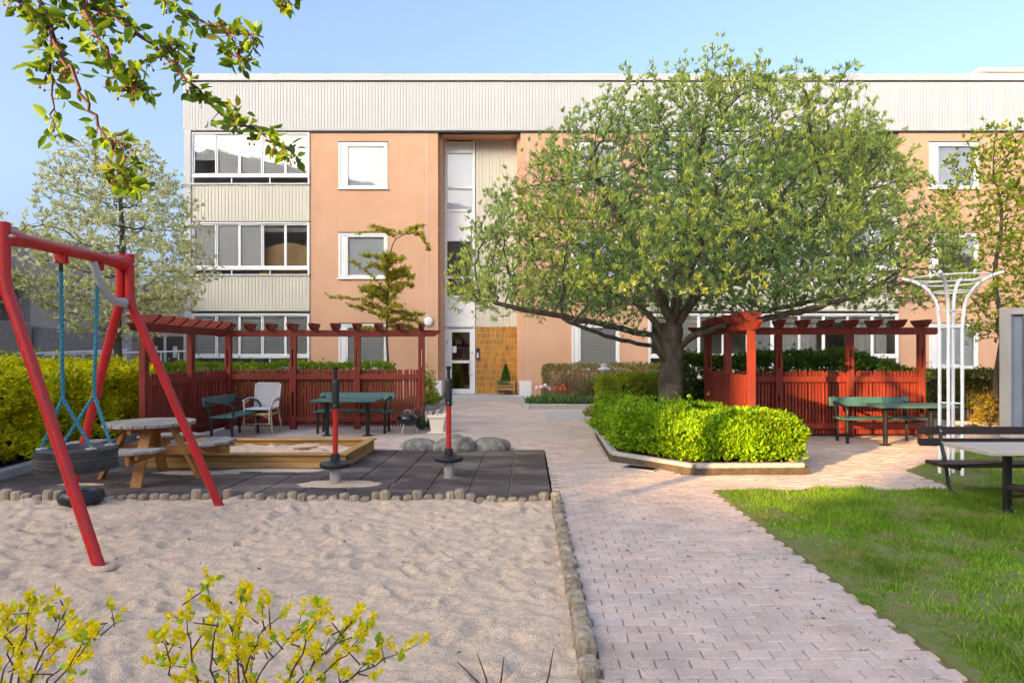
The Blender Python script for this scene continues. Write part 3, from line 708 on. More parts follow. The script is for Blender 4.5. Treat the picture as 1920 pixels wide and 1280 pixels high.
# entrance recess
YR = 22.2; RK = YR/FPX; ex = lambda px: (px-CX)*RK; ez = lambda py: EYE-(py-CY)*RK
RX0, RX1 = fx(821), fx(976)
MB().bb(RX0-.002, RX0+.12, YF+.302, YR+.4, 0, ZB).build('wall', peach, B); MB().bb(RX1-.12, RX1+.002, YF+.302, YR+.4, 0, ZB).build('wall', peach, B)
MB().bb(RX0, RX1, YF+.16, YR+.4, ZB-.03, ZB+.01).build('soffit', peach, B)
SX0, SX1 = RX0+.12, ex(891); TX1 = RX1-.12
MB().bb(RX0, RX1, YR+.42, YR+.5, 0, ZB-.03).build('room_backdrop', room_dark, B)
ribbed('recess_cladding', SX1+.02, TX1, ez(612), ZB-.03, YR, clad_cream, pitch=.12)
st = MB(); st.bb(SX0, SX0+.09, YR-.03, YR+.12, .2, ZB-.03); st.bb(SX1-.09, SX1, YR-.03, YR+.12, .2, ZB-.03)
zz = [ez(612), ez(556), ez(520), ez(450), ez(395), ez(352), ez(285), ez(268)]
for z in zz: st.bb(SX0+.09, SX1-.09, YR-.02, YR+.1, z-.045, z+.045)
sg = st.build('stair_glazing', white_paint, B, bevel=.006)
for a, b_, mt in ((zz[0], zz[1], white_paint), (zz[3], zz[4], white_paint), (zz[6], ZB-.03, white_paint)): MB().bb(SX0+.09, SX1-.09, YR+.02, YR+.05, a+.045, b_-.045).build('infill_panel', mt, sg)
for a, b_, bk in ((zz[1], zz[2], None), (zz[2], zz[3], None), (zz[4], zz[5], roller_m), (zz[5], zz[6], roller_m)):
    MB().bb(SX0+.09, SX1-.09, YR+.03, YR+.037, a+.045, b_-.045).build('pane', glass, sg)
    MB().bb(SX0+.09, SX1-.09, YR+.1, YR+.11, a+.045, b_-.045).build('curtain', bk or M('brown_blind', (.12, .085, .07), .9), sg)
# door
dx0, dx1, dz0, dz1 = ex(838), ex(890), .2, ez(613)-.05
do = MB(); s_ = .17
do.bb(dx0, dx0+s_, YR-.01, YR+.05, dz0, dz1); do.bb(dx1-s_, dx1, YR-.01, YR+.05, dz0, dz1); do.bb(dx0+s_, dx1-s_, YR-.01, YR+.05, dz1-.13, dz1); do.bb(dx0+s_, dx1-s_, YR-.01, YR+.05, dz0, dz0+.17)
dm = ez(678); do.bb(dx0+s_, dx1-s_, YR-.01, YR+.05, dm-.05, dm+.05)
door = do.build('door', white_paint, B, bevel=.006)
MB().bb(dx0+s_, dx1-s_, YR+.015, YR+.023, dz0+.17, dm-.05).build('pane', glass_dark, door); MB().bb(dx0+s_, dx1-s_, YR+.015, YR+.023, dm+.05, dz1-.13).build('pane', glass_dark, door)
hx = dx1-s_/2
MB().tube([(hx, YR-.01, 1.33), (hx-.02, YR-.07, 1.33), (hx-.1, YR-.08, 1.31), (hx-.1, YR-.08, .86), (hx-.02, YR-.07, .84), (hx, YR-.01, .84)], .012, 6).build('handle', galv, door, smooth=True)
MB().tube([(hx, YR-.02, 1.62), (hx, YR-.005, 1.62)], .025, 10).build('lock', dark_gap, door)
for z in (.62, 2.0): MB().tube([(dx0+.005, YR-.03, z-.06), (dx0+.005, YR-.03, z+.06)], .018, 8).build('hinge', galv, door)
MB().bb(dx0+s_+.02, dx0+s_+.16, YR+.008, YR+.012, 1.62, 1.85).build('notice', white_paint, door)
MB().bb(RX0+.12, dx0-.01, YR, YR+.06, .2, ez(613)-.05).build('wall', grey_panel, B)
MB().bb(dx0-.05, dx1+.05, YR-.06, YR, ez(612)-.04, ez(612)+.03).build('door_canopy', alu, B)
# tiled panel beside the door: every tile a piece
tp = MB().bb(SX1+.02, TX1, YR+.005, YR+.06, .2, ez(612)-.005).build('tiled_panel', grout, B)
rows = 11; thh = (ez(612)-.22)/rows; tmw = MB().box((0, 0, 0), (1, .02, 1)).mesh('tile', bevel=.0); tmw.materials.append(tile_m)
for r in range(rows):
    x = SX1+.03
    ws = []; tot = TX1-SX1-.04
    while sum(ws) < tot: ws.append(random.choice((.20, .20, .13, .20, .13)))
    k = tot/sum(ws)
    for w_ in ws:
        w_ *= k; o = bpy.data.objects.new('tile', tmw); COL.objects.link(o); o.parent = tp
        o.location = (x+w_/2, YR, .21+(r+.5)*thh); o.scale = (w_-.018, 1, thh-.018); x += w_
st = MB().bb(fx(838), fx(975)+.12, 21.15, YR+.3, -.05, .2).build('entrance_step', concrete, B, bevel=.02)
MB().bb(ex(893), ex(899), YR-.06, YR-.005, 1.38, 1.78).build('intercom', black_plastic, B, bevel=.01)
MB().bb(ex(894.2), ex(897.8), YR-.066, YR-.061, 1.45, 1.62).build('intercom_panel', alu, B)
wlm = MB(); wlm.lathe([(.0, .075), (.09, .072), (.14, .06), (.15, .045), (.165, .045), (.165, 0)], 24); me = wlm.mesh('wall_lamp', smooth=True)
lamp = link('wall_lamp', me, None, white_paint); lamp.rotation_euler = (R(-90), 0, 0); lamp.location = (fx(803), YF-.002, fz(602))
lamp.rotation_euler = (R(-90), 0, 0)
tag(lamp, 'round white bulkhead lamp on peach wall left of the entrance', 'wall lamp')
lamp.rotation_euler[0] = R(90)
rg = link('rim', MB().lathe([(.15, .046), (.158, .062), (.17, .055), (.172, 0)], 24).mesh('rim', smooth=True), lamp, zinc)
# board and toy stored on the first-floor balcony
hb = MB(); pts = [(-.95, 0)]+[(x, .5+.45*math.cos(x/.95*1.25)**1.0) for x in np.linspace(-.95, .95, 19)]+[(.95, 0)]
hb.extr([(p[0], p[1]) for p in pts], (0, 0, 0), (0, .05, 0)); hbo = hb.build('headboard', M('birch_board', (.62, .38, .17), .6, var=.1), None, bevel=.005)
hbo.location = (fx(532), YF+.42, fz(503)-.02); tag(hbo, 'curved pale wooden headboard stored behind the middle balcony glazing', 'headboard')
MB().bb(fx(512), fx(572), YF+.2, YF+.24, fz(516), fz(506)).build('storage_board', wood_orange, B)
toy = MB(); toy.lathe([(.0, 0), (.16, .02), (.19, .09), (.12, .16), (.0, .18)], 14); ty = toy.build('yellow_toy', M('yellow_plastic', (.75, .40, .01), .4), None, smooth=True); ty.location = (fx(491), YF+.18, fz(515.5)); ty.scale = (1, .6, .8)
tag(ty, 'small yellow plastic object behind the balcony rail strip', 'toy')

# ================================================================== grey annex on the left
AN = thing('concrete_annex', (-13, 20, 0), 'grey concrete annex with dark opening left of the apartment block', 'building')
AN.location = (0, 0, 0)
XA = -13.0
MB().bb(-30, XA, 8, 21.2, 3.45, 4.8).build('roof_slab', concrete, AN, bevel=.03)
MB().bb(-30, XA-.02, 16.75, 21.0, -.05, 3.45).build('wall', concrete, AN)
MB().bb(-30, XA+.05, 8, 16.7, -.05, 2.4).build('parapet', conc_dark, AN, bevel=.03)
MB().bb(-30, XA-1.5, 8, 16.7, 2.4, 3.45).build('opening', black_plastic, AN)
MB().bb(XA-.6, XA+.2, 16.8, 19.4, -.05, 2.3).build('ribbed_wall', conc_dark, AN, bevel=.05)
W2 = thing('blue_grey_wall', (-13.3, 21.5, 0), 'smooth blue grey rendered wall behind the ramp railing', 'wall'); W2.location = (0, 0, 0)
MB().bb(at(121, 690, 19.8).x, at(237, 690, 19.8).x, 19.8, 20.1, -.05, at(0, 585, 19.8).z).build('wall_panel', grey_panel, W2, bevel=.04)
W3 = thing('mauve_link_wall', (0, 0, 0), 'mauve rendered wall with two brown doors beside the apartment block', 'wall')
MB().bb(-14.5, -11.48, 22.6, 23, -.05, 3.6).build('wall_panel', mauve, W3)
MB().bb(-14.7, -11.47, 22.2, 23.1, 3.6, 4.0).build('roof_edge', concrete, W3)
for px in (292, 329):
    x_ = at(px, 0, 22.6).x
    dd = MB().bb(x_-.32, x_+.32, 22.54, 22.62, -.02, 2.2).build('door', brown_door, W3, bevel=.01)
    MB().bb(x_-.05, x_+.1, 22.53, 22.538, 1.45, 1.85).build('notice', white_paint, dd); MB().bb(x_+.34, x_+.42, 22.5, 22.6, 0, 2.3).build('door_frame', white_paint, W3)
# ramp railing
rl = thing('ramp_railing', (0, 0, 0), 'white tubular ramp railing in front of the grey annex', 'railing')
a0, a1 = at(0, 663, 16.2), at(345, 656, 18.9)
MB().tube([at(-40, 665, 16.0), at(50, 663, 16.2), at(238, 656, 18.3)], .028, 8).build('handrail', white_steel, rl, smooth=True)
MB().tube([at(95, 680, 16.8), at(82, 679, 16.8), at(79, 672, 16.8), at(84, 666, 16.8), at(100, 664.5, 16.9), at(350, 658, 19.2)], .026, 8).build('handrail', white_steel, rl, smooth=True)
for px, D in ((99, 16.9), (139, 17.3), (156, 17.5), (190, 17.8), (235, 18.3), (302, 18.8), (335, 19.1)):
    t_ = at(px, 661, D); MB().tube([t_, (t_.x, t_.y, -.02)], .02, 6).build('post', white_steel, rl)
br = thing('bike_rack', (0, 0, 0), 'grey looped steel bicycle rack behind the yellow hedge at far left', 'bicycle rack')
for k in range(6):
    p = at(2+k*6, 690, 15.6); MB().tube([(p.x, p.y, 0), (p.x, p.y, 1.35), (p.x, p.y+.08, 1.48), (p.x, p.y+.3, 1.48), (p.x, p.y+.38, 1.35), (p.x, p.y+.38, 0)], .022, 6).build('hoop', galv, br, smooth=True)
# ================================================================== unseen blocks added behind the camera to shade the yard
def block(s0, s1, label):  # added sun blocker out of view, dressed with walls, roof and windows
    k = math.sqrt(.5); t = thing('shade_block', (0, 0, 0), label, 'building'); u0, u1 = -68, -54; hgt = 26.5
    xy = lambda s, u: ((u+s)*k, (u-s)*k)
    b = MB(); b.prism([xy(s0, u0), xy(s1, u0), xy(s1, u1), xy(s0, u1)], 0, hgt); b.build('wall', peach, t)
    r = MB(); r.prism([xy(s0-.0, u0-.3), xy(s1+.0, u0-.3), xy(s1+.0, u1+.3), xy(s0, u1+.3)], hgt+.01, hgt+.5); r.build('roof', clad_white, t)
    s_ = min(s0, s1)+2
    while s_ < max(s0, s1)-2:
        for z in range(9):
            p = xy(s_, u1+.02); MB().box((p[0], p[1], 1.8+z*3.1), (1.6, .1, 1.5), rz=-math.pi/4).build('window', glass_dark, t)
        s_ += 4.2
    return t
GAP0, GAP1 = -4.9, -2.55  # slot between the added blocks, placed to pass one sun beam
blk = block(GAP1, 40, 'tall peach shade block added unseen behind the viewer on the right of a narrow gap')
block(-50, GAP0, 'tall peach shade block added unseen behind the viewer on the left of a narrow gap')
_k = math.sqrt(.5); MB().prism([((u+s)*_k, (u-s)*_k) for s, u in ((GAP0+.02, -60), (GAP1-.02, -60), (GAP1-.02, -54.2), (GAP0+.02, -54.2))], 15.6, 26.5).build('shade_fill_upper', clad_cream, blk)  # added unseen fill, cuts the beam off the upper facade
MB().prism([((u+s)*_k, (u-s)*_k) for s, u in ((GAP0+.02, -60), (GAP1-.02, -60), (GAP1-.02, -54.2), (GAP0+.02, -54.2))], 0, 11.75).build('shade_fill_lower', clad_cream, blk)  # added unseen fill, keeps the beam off the near sand and path

# ================================================================== OBJECTS
# ---- pergolas with picket fence
def post_mesh(h):
    b = MB(); w_ = .046; g = .034
    for sx in (-1, 1): b.box((sx*(w_/2+g/2), 0, h/2), (w_, .10, h))
    for z0, z1 in ((0, .28), (.78, 1.30), (h-.28, h)): b.box((0, 0, (z0+z1)/2), (g-.001, .094, z1-z0-.002))
    return b
def pergola(x0, y0, fronts, wings, label, wlen=.27):
    T = thing('pergola', (x0, y0, 0), label, 'pergola', 'red pergolas with picket fence'); H = 1.93
    pm = post_mesh(H).mesh('post', bevel=.004); pm.materials.append(red_wood)
    for f_ in fronts: o = link('post', pm, T); o.location = (f_, 0, 0)
    for w_ in wings[1:]: o = link('post', pm, T); o.location = (0, -w_, 0); o.rotation_euler = (0, 0, math.pi/2)
    fl, wl_ = fronts[-1], wings[-1]
    # beams: ends cut on the slant
    def beam(a, b): 
        a, b = Vector(a), Vector(b); t = (b-a).normalized(); h = .135; bb_ = MB(); sd_ = t.cross(Vector((0, 0, 1)))*.03
        prof = [a-t*.32+Vector((0, 0, h)), b+t*.40+Vector((0, 0, h)), b+t*.40+Vector((0, 0, h*.75)), b+t*.27, a-t*.20, a-t*.32+Vector((0, 0, h*.75))]
        n = len(prof); bb_.add([p-sd_ for p in prof]+[p+sd_ for p in prof], [tuple(range(n)), tuple(range(2*n-1, n-1, -1))]+[(k, k+n, (k+1) % n+n, (k+1) % n) for k in range(n)])
        return bb_
    for yy in (-.035, .035):
        pass
    beam((-.05, 0, H+.001), (fl, 0, H+.001)).build('beam', red_wood, T, bevel=.004)
    beam((0, .30, H+.137), (0, -wl_, H+.137)).build('beam', red_wood, T, bevel=.004) if False else beam((0, -.36, H+.002), (0, -wl_, H+.002)).build('beam', red_wood, T, bevel=.004)
    # rafters
    def raft(axis):
        L_, h, t_ = (.27 if axis == 'y' else wlen), .14, .075; pr = [(-L_, h), (L_, h), (L_, h*.72), (L_*.52, 0), (-L_*.52, 0), (-L_, h*.72)]
        b = MB(); n = len(pr); V = [((s_*t_/2), p[0], p[1]) if axis == 'y' else (p[0], s_*t_/2, p[1]) for s_ in (-1, 1) for p in pr]
        b.add(V, [tuple(range(n)), tuple(range(2*n-1, n-1, -1))]+[(k, k+n, (k+1) % n+n, (k+1) % n) for k in range(n)])
        me = b.mesh('rafter', bevel=.004); me.materials.append(red_wood); return me
    ry, rx = raft('y'), raft('x'); n = round(fl/.452)
    for i in range(n+1):
        o = link('rafter', ry, T); o.location = (fl*i/n, 0, H+.137); o.rotation_euler = (0, 0, random.gauss(0, .02))
    n = round(wl_/.45)
    for i in range(1, n+1):
        o = link('rafter', rx, T); o.location = (0, -wl_*i/n, H+.138)
    # fence
    def fence(a, b, off):
        a, b = Vector(a), Vector(b); t = (b-a).normalized(); nrm = Vector((-t.y, t.x, 0))*off; L_ = (b-a).length
        n = int(L_/.0615); ang = math.atan2(t.y, t.x)
        for i in range(n):
            hh = 1.245+random.uniform(-.008, .008); o = link('picket', picket, T); p = a+t*(L_*(i+.5)/n)+nrm
            o.location = (p.x, p.y, .05); o.rotation_euler = (0, random.gauss(0, .006), ang); o.scale = (1, 1, hh/1.25)
        for z, hgt in ((1.09, .11), (.21, .10)):
            r = MB().bar(a+Vector((0, 0, z))-nrm*.35, b+Vector((0, 0, z))-nrm*.35, .032, hgt); r.build('rail', red_wood, T, bevel=.003)
    for i in range(len(fronts)-1): fence((fronts[i]+.066, 0, 0), (fronts[i+1]-.066, 0, 0), .045)
    for i in range(len(wings)-1): fence((0, -wings[i+1]+.066, 0), (0, -wings[i]-.066, 0), .045)
    return T
pk = MB(); pk.add([(-.022, -.011, 0), (.022, -.011, 0), (.022, .011, 0), (-.022, .011, 0), (-.022, -.011, 1.17), (.022, -.011, 1.17), (.022, .011, 1.2), (-.022, .011, 1.2)], [(0,3,2,1),(4,5,6,7),(0,1,5,4),(1,2,6,5),(2,3,7,6),(3,0,4,7)])
picket = pk.mesh('picket'); picket.materials.append(red_wood)
pergola(-6.27, 13.4, [0, 1.36, 2.7, 4.04], [0, 1.5, 2.95], 'red timber pergola and picket fence behind the wooden sandbox')
pergola(3.40, 12.1, [0, 1.33, 2.68, 4.03], [0, 1.2, 2.35], 'red timber pergola and picket fence behind the big tree and hedge', .15)

# ---- dark green benches and tables
def bench(loc, rz, label, w_=1.5, arms=True):
    T = thing('bench', loc, label, 'bench', 'dark green park benches', rz)      # faces local -y
    for i, y in enumerate((-.36, -.22, -.08)): MB().box((0, y, .43), (w_, .125, .035)).build('seat_slat', green_slat, T, bevel=.008)
    MB().box((0, .09, .70), (w_, .03, .17), rx=-.2).build('backrest', green_slat, T, bevel=.008)
    for sx in (-1, 1):
        x = sx*(w_/2-.1)
        MB().tube([(x, -.38, 0), (x, -.37, .41)], .027, 8).build('leg', black_steel, T, smooth=True)
        MB().tube([(x, -.02, 0), (x, -.0, .42), (x, .13, .80)], .027, 8).build('leg', black_steel, T, smooth=True)
        MB().box((x, -.2, .40), (.04, .40, .03)).build('seat_bracket', black_steel, T)
        if arms: MB().tube([(x+sx*.02, -.40, .42), (x+sx*.02, -.42, .56), (x+sx*.02, -.36, .645), (x+sx*.02, -.2, .67), (x+sx*.02, .10, .69)], .021, 8).build('armrest', black_steel, T, smooth=True)
    return T
def table(loc, rz, label, w_=1.25, d_=.68, h=.70):
    T = thing('table', loc, label, 'table', 'dark green park tables', rz)
    for i in range(4): MB().box((0, -d_/2+(i+.5)*d_/4, h-.02), (w_, d_/4-.008, .04)).build('top_plank', green_slat, T, bevel=.006)
    for x in (-.39, .39):
        MB().tube([(x, 0, 0), (x, 0, h-.05)], .04, 8).build('leg', black_steel, T, smooth=True)
        MB().box((x, 0, h-.06), (.05, d_-.1, .035)).build('top_bracket', black_steel, T)
        MB().lathe([(.0, .012), (.09, .012), (.1, 0)], 12, (x, 0, 0)).build('foot_plate', black_steel, T)
    return T
bench((-5.72, 12.1, 0), math.pi/2+.04, 'dark green bench with curved black armrests beside the white wicker chair', 1.42)
bench((-3.48, 12.98, 0), 0, 'dark green bench behind the table at the left pergola fence', 1.52)
table((-3.47, 12.3, 0), 0, 'dark green table in front of the left pergola fence near the sandbox')
bench((6.2, 11.55, 0), 0, 'dark green bench against the right pergola fence by the hedge', 1.45)
table((6.52, 10.98, 0), 0, 'dark green table under the right pergola near the white trellis', 1.3)
# ---- stacked chairs
ch = thing('rattan_chair', (-5.28, 12.75, 0), 'natural rattan armchair underneath the white wicker chair', 'chair')
for sx in (-1, 1):
    MB().tube([(sx*.30, -.28, 0), (sx*.255, -.25, .40), (sx*.27, -.24, .60), (sx*.27, 0, .66), (sx*.25, .22, .64)], .019, 8).build('leg', rattan, ch, smooth=True)
    MB().tube([(sx*.27, .30, 0), (sx*.23, .22, .40)], .019, 8).build('leg', rattan, ch, smooth=True)
    MB().tube([(sx*.25, -.25, .30), (sx*.05, -.26, .385)], .011, 6).build('brace', rattan, ch)
MB().tube([(-.27, -.26, .20), (.27, -.26, .20)], .014, 6).build('stretcher', rattan, ch); MB().bb(-.25, .25, -.25, .22, .36, .41).build('seat', rattan, ch, bevel=.015)
wc = thing('wicker_chair', (-5.28, 12.75, 0), 'white grey wicker armchair stacked on the rattan chair by red fence', 'chair')
for sx in (-1, 1):
    MB().tube([(sx*.245, -.30, .20), (sx*.245, -.29, .47), (sx*.29, -.22, .66), (sx*.29, .05, .70), (sx*.23, .2, .68)], .014, 8).build('leg', wicker, wc, smooth=True)
    MB().tube([(sx*.25, .25, .18), (sx*.22, .2, .5)], .014, 8).build('leg', wicker, wc, smooth=True)
MB().bb(-.235, .235, -.29, .2, .47, .51).build('seat', wicker, wc, bevel=.014)
bk = MB(); nx_, nz_ = 13, 12
fr = [(-.235, .17, .5), (-.25, .22, .75), (-.255, .27, .95), (-.2, .28, .975), (.2, .28, .975), (.255, .27, .95), (.25, .22, .75), (.235, .17, .5)]
bkf = MB().tube(fr, .016, 8).build('backrest', wicker, wc, smooth=True)
for i in range(nx_):
    x = -.215+.43*i/(nx_-1); bk.bar((x, .175, .5), (x*1.07, .275, .965), .024, .004, (0, 1, .2))
for j in range(nz_):
    z = .53+.42*j/(nz_-1); bk.bar((-.245, .18+(z-.5)*.2+.006*(j % 2), z), (.245, .18+(z-.5)*.2+.006*(j % 2), z), .006, .024, (0, 0, 1))
o = bk.build('weave', wicker, bkf)
# ---- kettle barbecue
bq = thing('kettle_barbecue', (-2.36, 12.55, 0), 'small black kettle barbecue on bent legs beside the fence end', 'barbecue')
MB().lathe([(.0, .17), (.09, .175), (.16, .22), (.19, .29), (.195, .30)], 20).build('bowl', black_plastic, bq, smooth=True)
ld = MB().lathe([(.2, .305), (.2, .315), (.17, .37), (.1, .405), (.0, .415)], 20).build('lid', M('black_enamel', (.012, .013, .016), .22, spec=.6), bq, smooth=True)
MB().tube([(-.07, 0, .40), (-.05, 0, .465), (.05, 0, .465), (.07, 0, .40)], .009, 6).build('lid_handle', galv, ld, smooth=True)
for k in range(3):
    an = k*2.1+2.2; c_, s_ = math.cos(an), math.sin(an); MB().tube([(c_*.12, s_*.12, .22), (c_*.2, s_*.2, .02), (c_*.17-s_*.05, s_*.17+c_*.05, .006)], .010, 6).build('leg', galv, bq, smooth=True)
# ---- flowerpot
fp = thing('flowerpot', (-1.80, 12.75, 0), 'cream square tapered flowerpot on saucer at the fence end', 'flowerpot')
sq = lambda r: r*math.sqrt(2)
b = MB()
for (r0, z0), (r1, z1) in zip([(.115, .03), (.155, .31), (.185, .315), (.185, .37), (.16, .37), (.15, .3)], [(.155, .31), (.185, .315), (.185, .37), (.16, .37), (.15, .3), (.0, .3)]):
    b.add([(sx*r0, sy*r0, z0) for sx, sy in ((-1,-1),(1,-1),(1,1),(-1,1))]+[(sx*r1, sy*r1, z1) for sx, sy in ((-1,-1),(1,-1),(1,1),(-1,1))], [(k, (k+1) % 4, 4+(k+1) % 4, 4+k) for k in range(4)])
b.build('pot', pot_m, fp); MB().box((0, 0, .015), (.36, .36, .03)).build('saucer', pot_m, fp, bevel=.01)
# ---- boulders
def boulder(c, sx, sy, sz, seed, label):
    bm = bmesh.new(); bmesh.ops.create_icosphere(bm, subdivisions=4, radius=1)
    for v in bm.verts:
        p = v.co.copy(); k = 1+.22*(float(vn(p.x+p.z*.5+9, p.y+9, .9, seed))-.5)+.09*(float(vn(p.x*1.3+7, p.z+p.y+7, .35, seed+2))-.5)
        v.co = Vector((p.x*sx*k, p.y*sy*k, max(p.z, -.35)*sz*k))
    me = bpy.data.meshes.new('boulder'); bm.to_mesh(me); bm.free(); me.polygons.foreach_set('use_smooth', [True]*len(me.polygons))
    o = link('boulder', me, None, boulder_m); o.location = c; tag(o, label, 'boulder', 'boulders at the rubber surface edge'); return o
boulder((-1.77, 10.55, .03), .32, .26, .16, 1, 'low dark grey boulder, the one nearest the sandbox'); boulder((-1.2, 10.42, .04), .36, .28, .205, 2, 'middle rounded boulder directly behind the right spinner pole')
boulder((-.60, 10.5, .03), .33, .25, .185, 3, 'pale rounded boulder nearest to the paved path')
# ---- spinner poles
def spinner(loc, lean, label):
    T = thing('spinner_pole', loc, label, 'play equipment', 'standing spinners'); T.rotation_euler = (0, lean, 0)
    MB().lathe([(.062, -.05), (.062, .22)], 20).build('base_pipe', galv, T, smooth=True)
    MB().lathe([(.0, .215), (.14, .215), (.172, .225), (.18, .25), (.172, .272), (.075, .30), (.055, .31), (.05, .37), (.036, .38)], 28).build('platform', black_plastic, T, smooth=True)
    MB().lathe([(.031, .37), (.031, .93)], 16).build('pole', red_steel, T, smooth=True)
    MB().lathe([(.032, .91), (.043, .915), (.043, 1.22), (.036, 1.25), (.024, 1.26)], 16).build('grip_sleeve', black_plastic, T, smooth=True)
    MB().lathe([(.020, 1.25), (.019, 1.36), (.034, 1.385), (.036, 1.40), (.030, 1.405), (.0, 1.41)], 16).build('top_grip', black_plastic, T, smooth=True)
    MB().tube([(.0, -.040, .95), (.0, -.048, .95)], .008, 8).build('screw', galv, T)
spinner((-2.29, 7.6, 0), .004, 'red and black spinner pole standing in the sandy patch, nearer one'); spinner((-.99, 8.02, 0), -.004, 'red and black spinner pole in front of the boulders, farther one')
# ---- sandbox
sb = thing('sandbox', (-3.85, 9.5, 0), 'low wooden plank sandbox filled with sand in front of pergola', 'sandbox'); sb.location = (0, 0, 0)
bx = (-5.25, -2.48, 8.72, 10.32)
for z, k in ((.045, 0), (.138, .003)):
    MB().bb(bx[0], bx[1], bx[2]-k, bx[2]+.05, z-.043, z+.043).build('plank', wood_box, sb, bevel=.005); MB().bb(bx[0], bx[1], bx[3]-.05, bx[3]+k, z-.043, z+.043).build('plank', wood_box, sb, bevel=.005)
    MB().bb(bx[1]-.05, bx[1]+k, bx[2]+.055, bx[3]-.055, z-.042, z+.042).build('plank', wood_box, sb, bevel=.005); MB().bb(bx[0]-k, bx[0]+.05, bx[2]+.055, bx[3]-.055, z-.042, z+.042).build('plank', wood_box, sb, bevel=.005)
for (a, b_, c, e) in ((bx[0]-.02, bx[1]+.03, bx[2]-.04, bx[2]+.1), (bx[0]-.02, bx[1]+.03, bx[3]-.1, bx[3]+.04)): MB().bb(a, b_, c, e, .183, .208).build('cap_board', wood_box, sb, bevel=.004)
for (a, b_) in ((bx[0]-.02, bx[0]+.11), (bx[1]-.1, bx[1]+.03)): MB().bb(a, b_, bx[2]+.105, bx[3]-.105, .182, .207).build('cap_board', wood_box, sb, bevel=.004)
for x, y in ((bx[1]+.012, bx[2]+.02),): MB().bb(x-.005, x+.02, y-.06, y+.0, .0, .181).build('corner_bracket', dark_gap, sb)
sand_sheet('sand_fill', bx[0]+.05, bx[1]-.05, bx[2]+.05, bx[3]-.05, .10, 1.5, .03, 70, sb)
sp = thing('toy_spade', (-3.45, 9.75, .12), 'small red plastic toy lying in the sandbox', 'toy'); MB().box((0, 0, .01), (.24, .07, .02), rz=.4).build('toy_body', M('faded_red_plastic', (.5, .16, .09), .5), sp, bevel=.006)
MB().box((.16, .07, .012), (.12, .025, .02), rz=.4).build('handle', M('faded_red_handle', (.45, .14, .08), .5), sp, bevel=.004)
# ---- round picnic table
pt_ = thing('picnic_table', (-4.72, 8.0, 0), 'round weathered wooden picnic table with four attached seats', 'picnic table', rz=R(10))
def disc_planks(parent, cx_, cy_, rad, z0, z1, pw, name, axis=0, clip=None):
    n = int(math.ceil(2*rad/pw)); pw = 2*rad/n
    for i in range(n):
        a, b_ = -rad+i*pw+.004, -rad+(i+1)*pw-.004; pts = []
        for s_ in np.linspace(a, b_, 5): pts.append((s_, math.sqrt(max(rad*rad-s_*s_, .0025))))
        poly = pts+[(p[0], -p[1]) for p in reversed(pts)]
        if clip: poly = [(p[0], max(min(p[1], clip[1]), clip[0])) for p in poly]
        poly = [(p[1], p[0]) if axis else p for p in poly]
        MB().prism([(cx_+p[0], cy_+p[1]) for p in poly], z0, z1).build(name, wood_grey, parent, bevel=.006)
disc_planks(pt_, 0, 0, .51, .675, .72, .13, 'top_plank')
for k in range(4):
    an = k*math.pi/2; c_, s_ = math.cos(an), math.sin(an); P3 = lambda r, t, z: (c_*r-s_*t, s_*r+c_*t, z)
    off = .07 if k % 2 else -.07
    MB().bar(P3(.27, off, .67), P3(.60, off, .0), .045, .12, (-s_, c_, 0)).build('leg', wood_orange, pt_, bevel=.005)
    MB().bar(P3(.0, off+.05*(1 if off > 0 else -1), .37-.0), P3(.96, off+.05*(1 if off > 0 else -1), .37), .045, .11).build('beam', wood_orange, pt_, bevel=.006)
    MB().bar(P3(.05, -off, .64-.0), P3(.44, -off, .64), .045, .06).build('top_bearer', wood_orange, pt_)
    for j, (r0, ln) in enumerate(((.66, .78), (.79, .76), (.91, .60))):
        hl = ln/2; poly = [P3(r0-.06, -hl-.01, 0), P3(r0+.06, -hl+(.12 if j == 2 else .05), 0), P3(r0+.06, hl-(.12 if j == 2 else .05), 0), P3(r0-.06, hl+.01, 0)]
        MB().prism([(p[0], p[1]) for p in poly], .43, .47).build('seat_plank', wood_grey, pt_, bevel=.008)
    MB().bar(P3(.62, .2, .405), P3(.93, .2, .405), .04, .05).build('seat_bearer', wood_orange, pt_); MB().bar(P3(.62, -.2, .405), P3(.93, -.2, .405), .04, .05).build('seat_bearer', wood_orange, pt_)
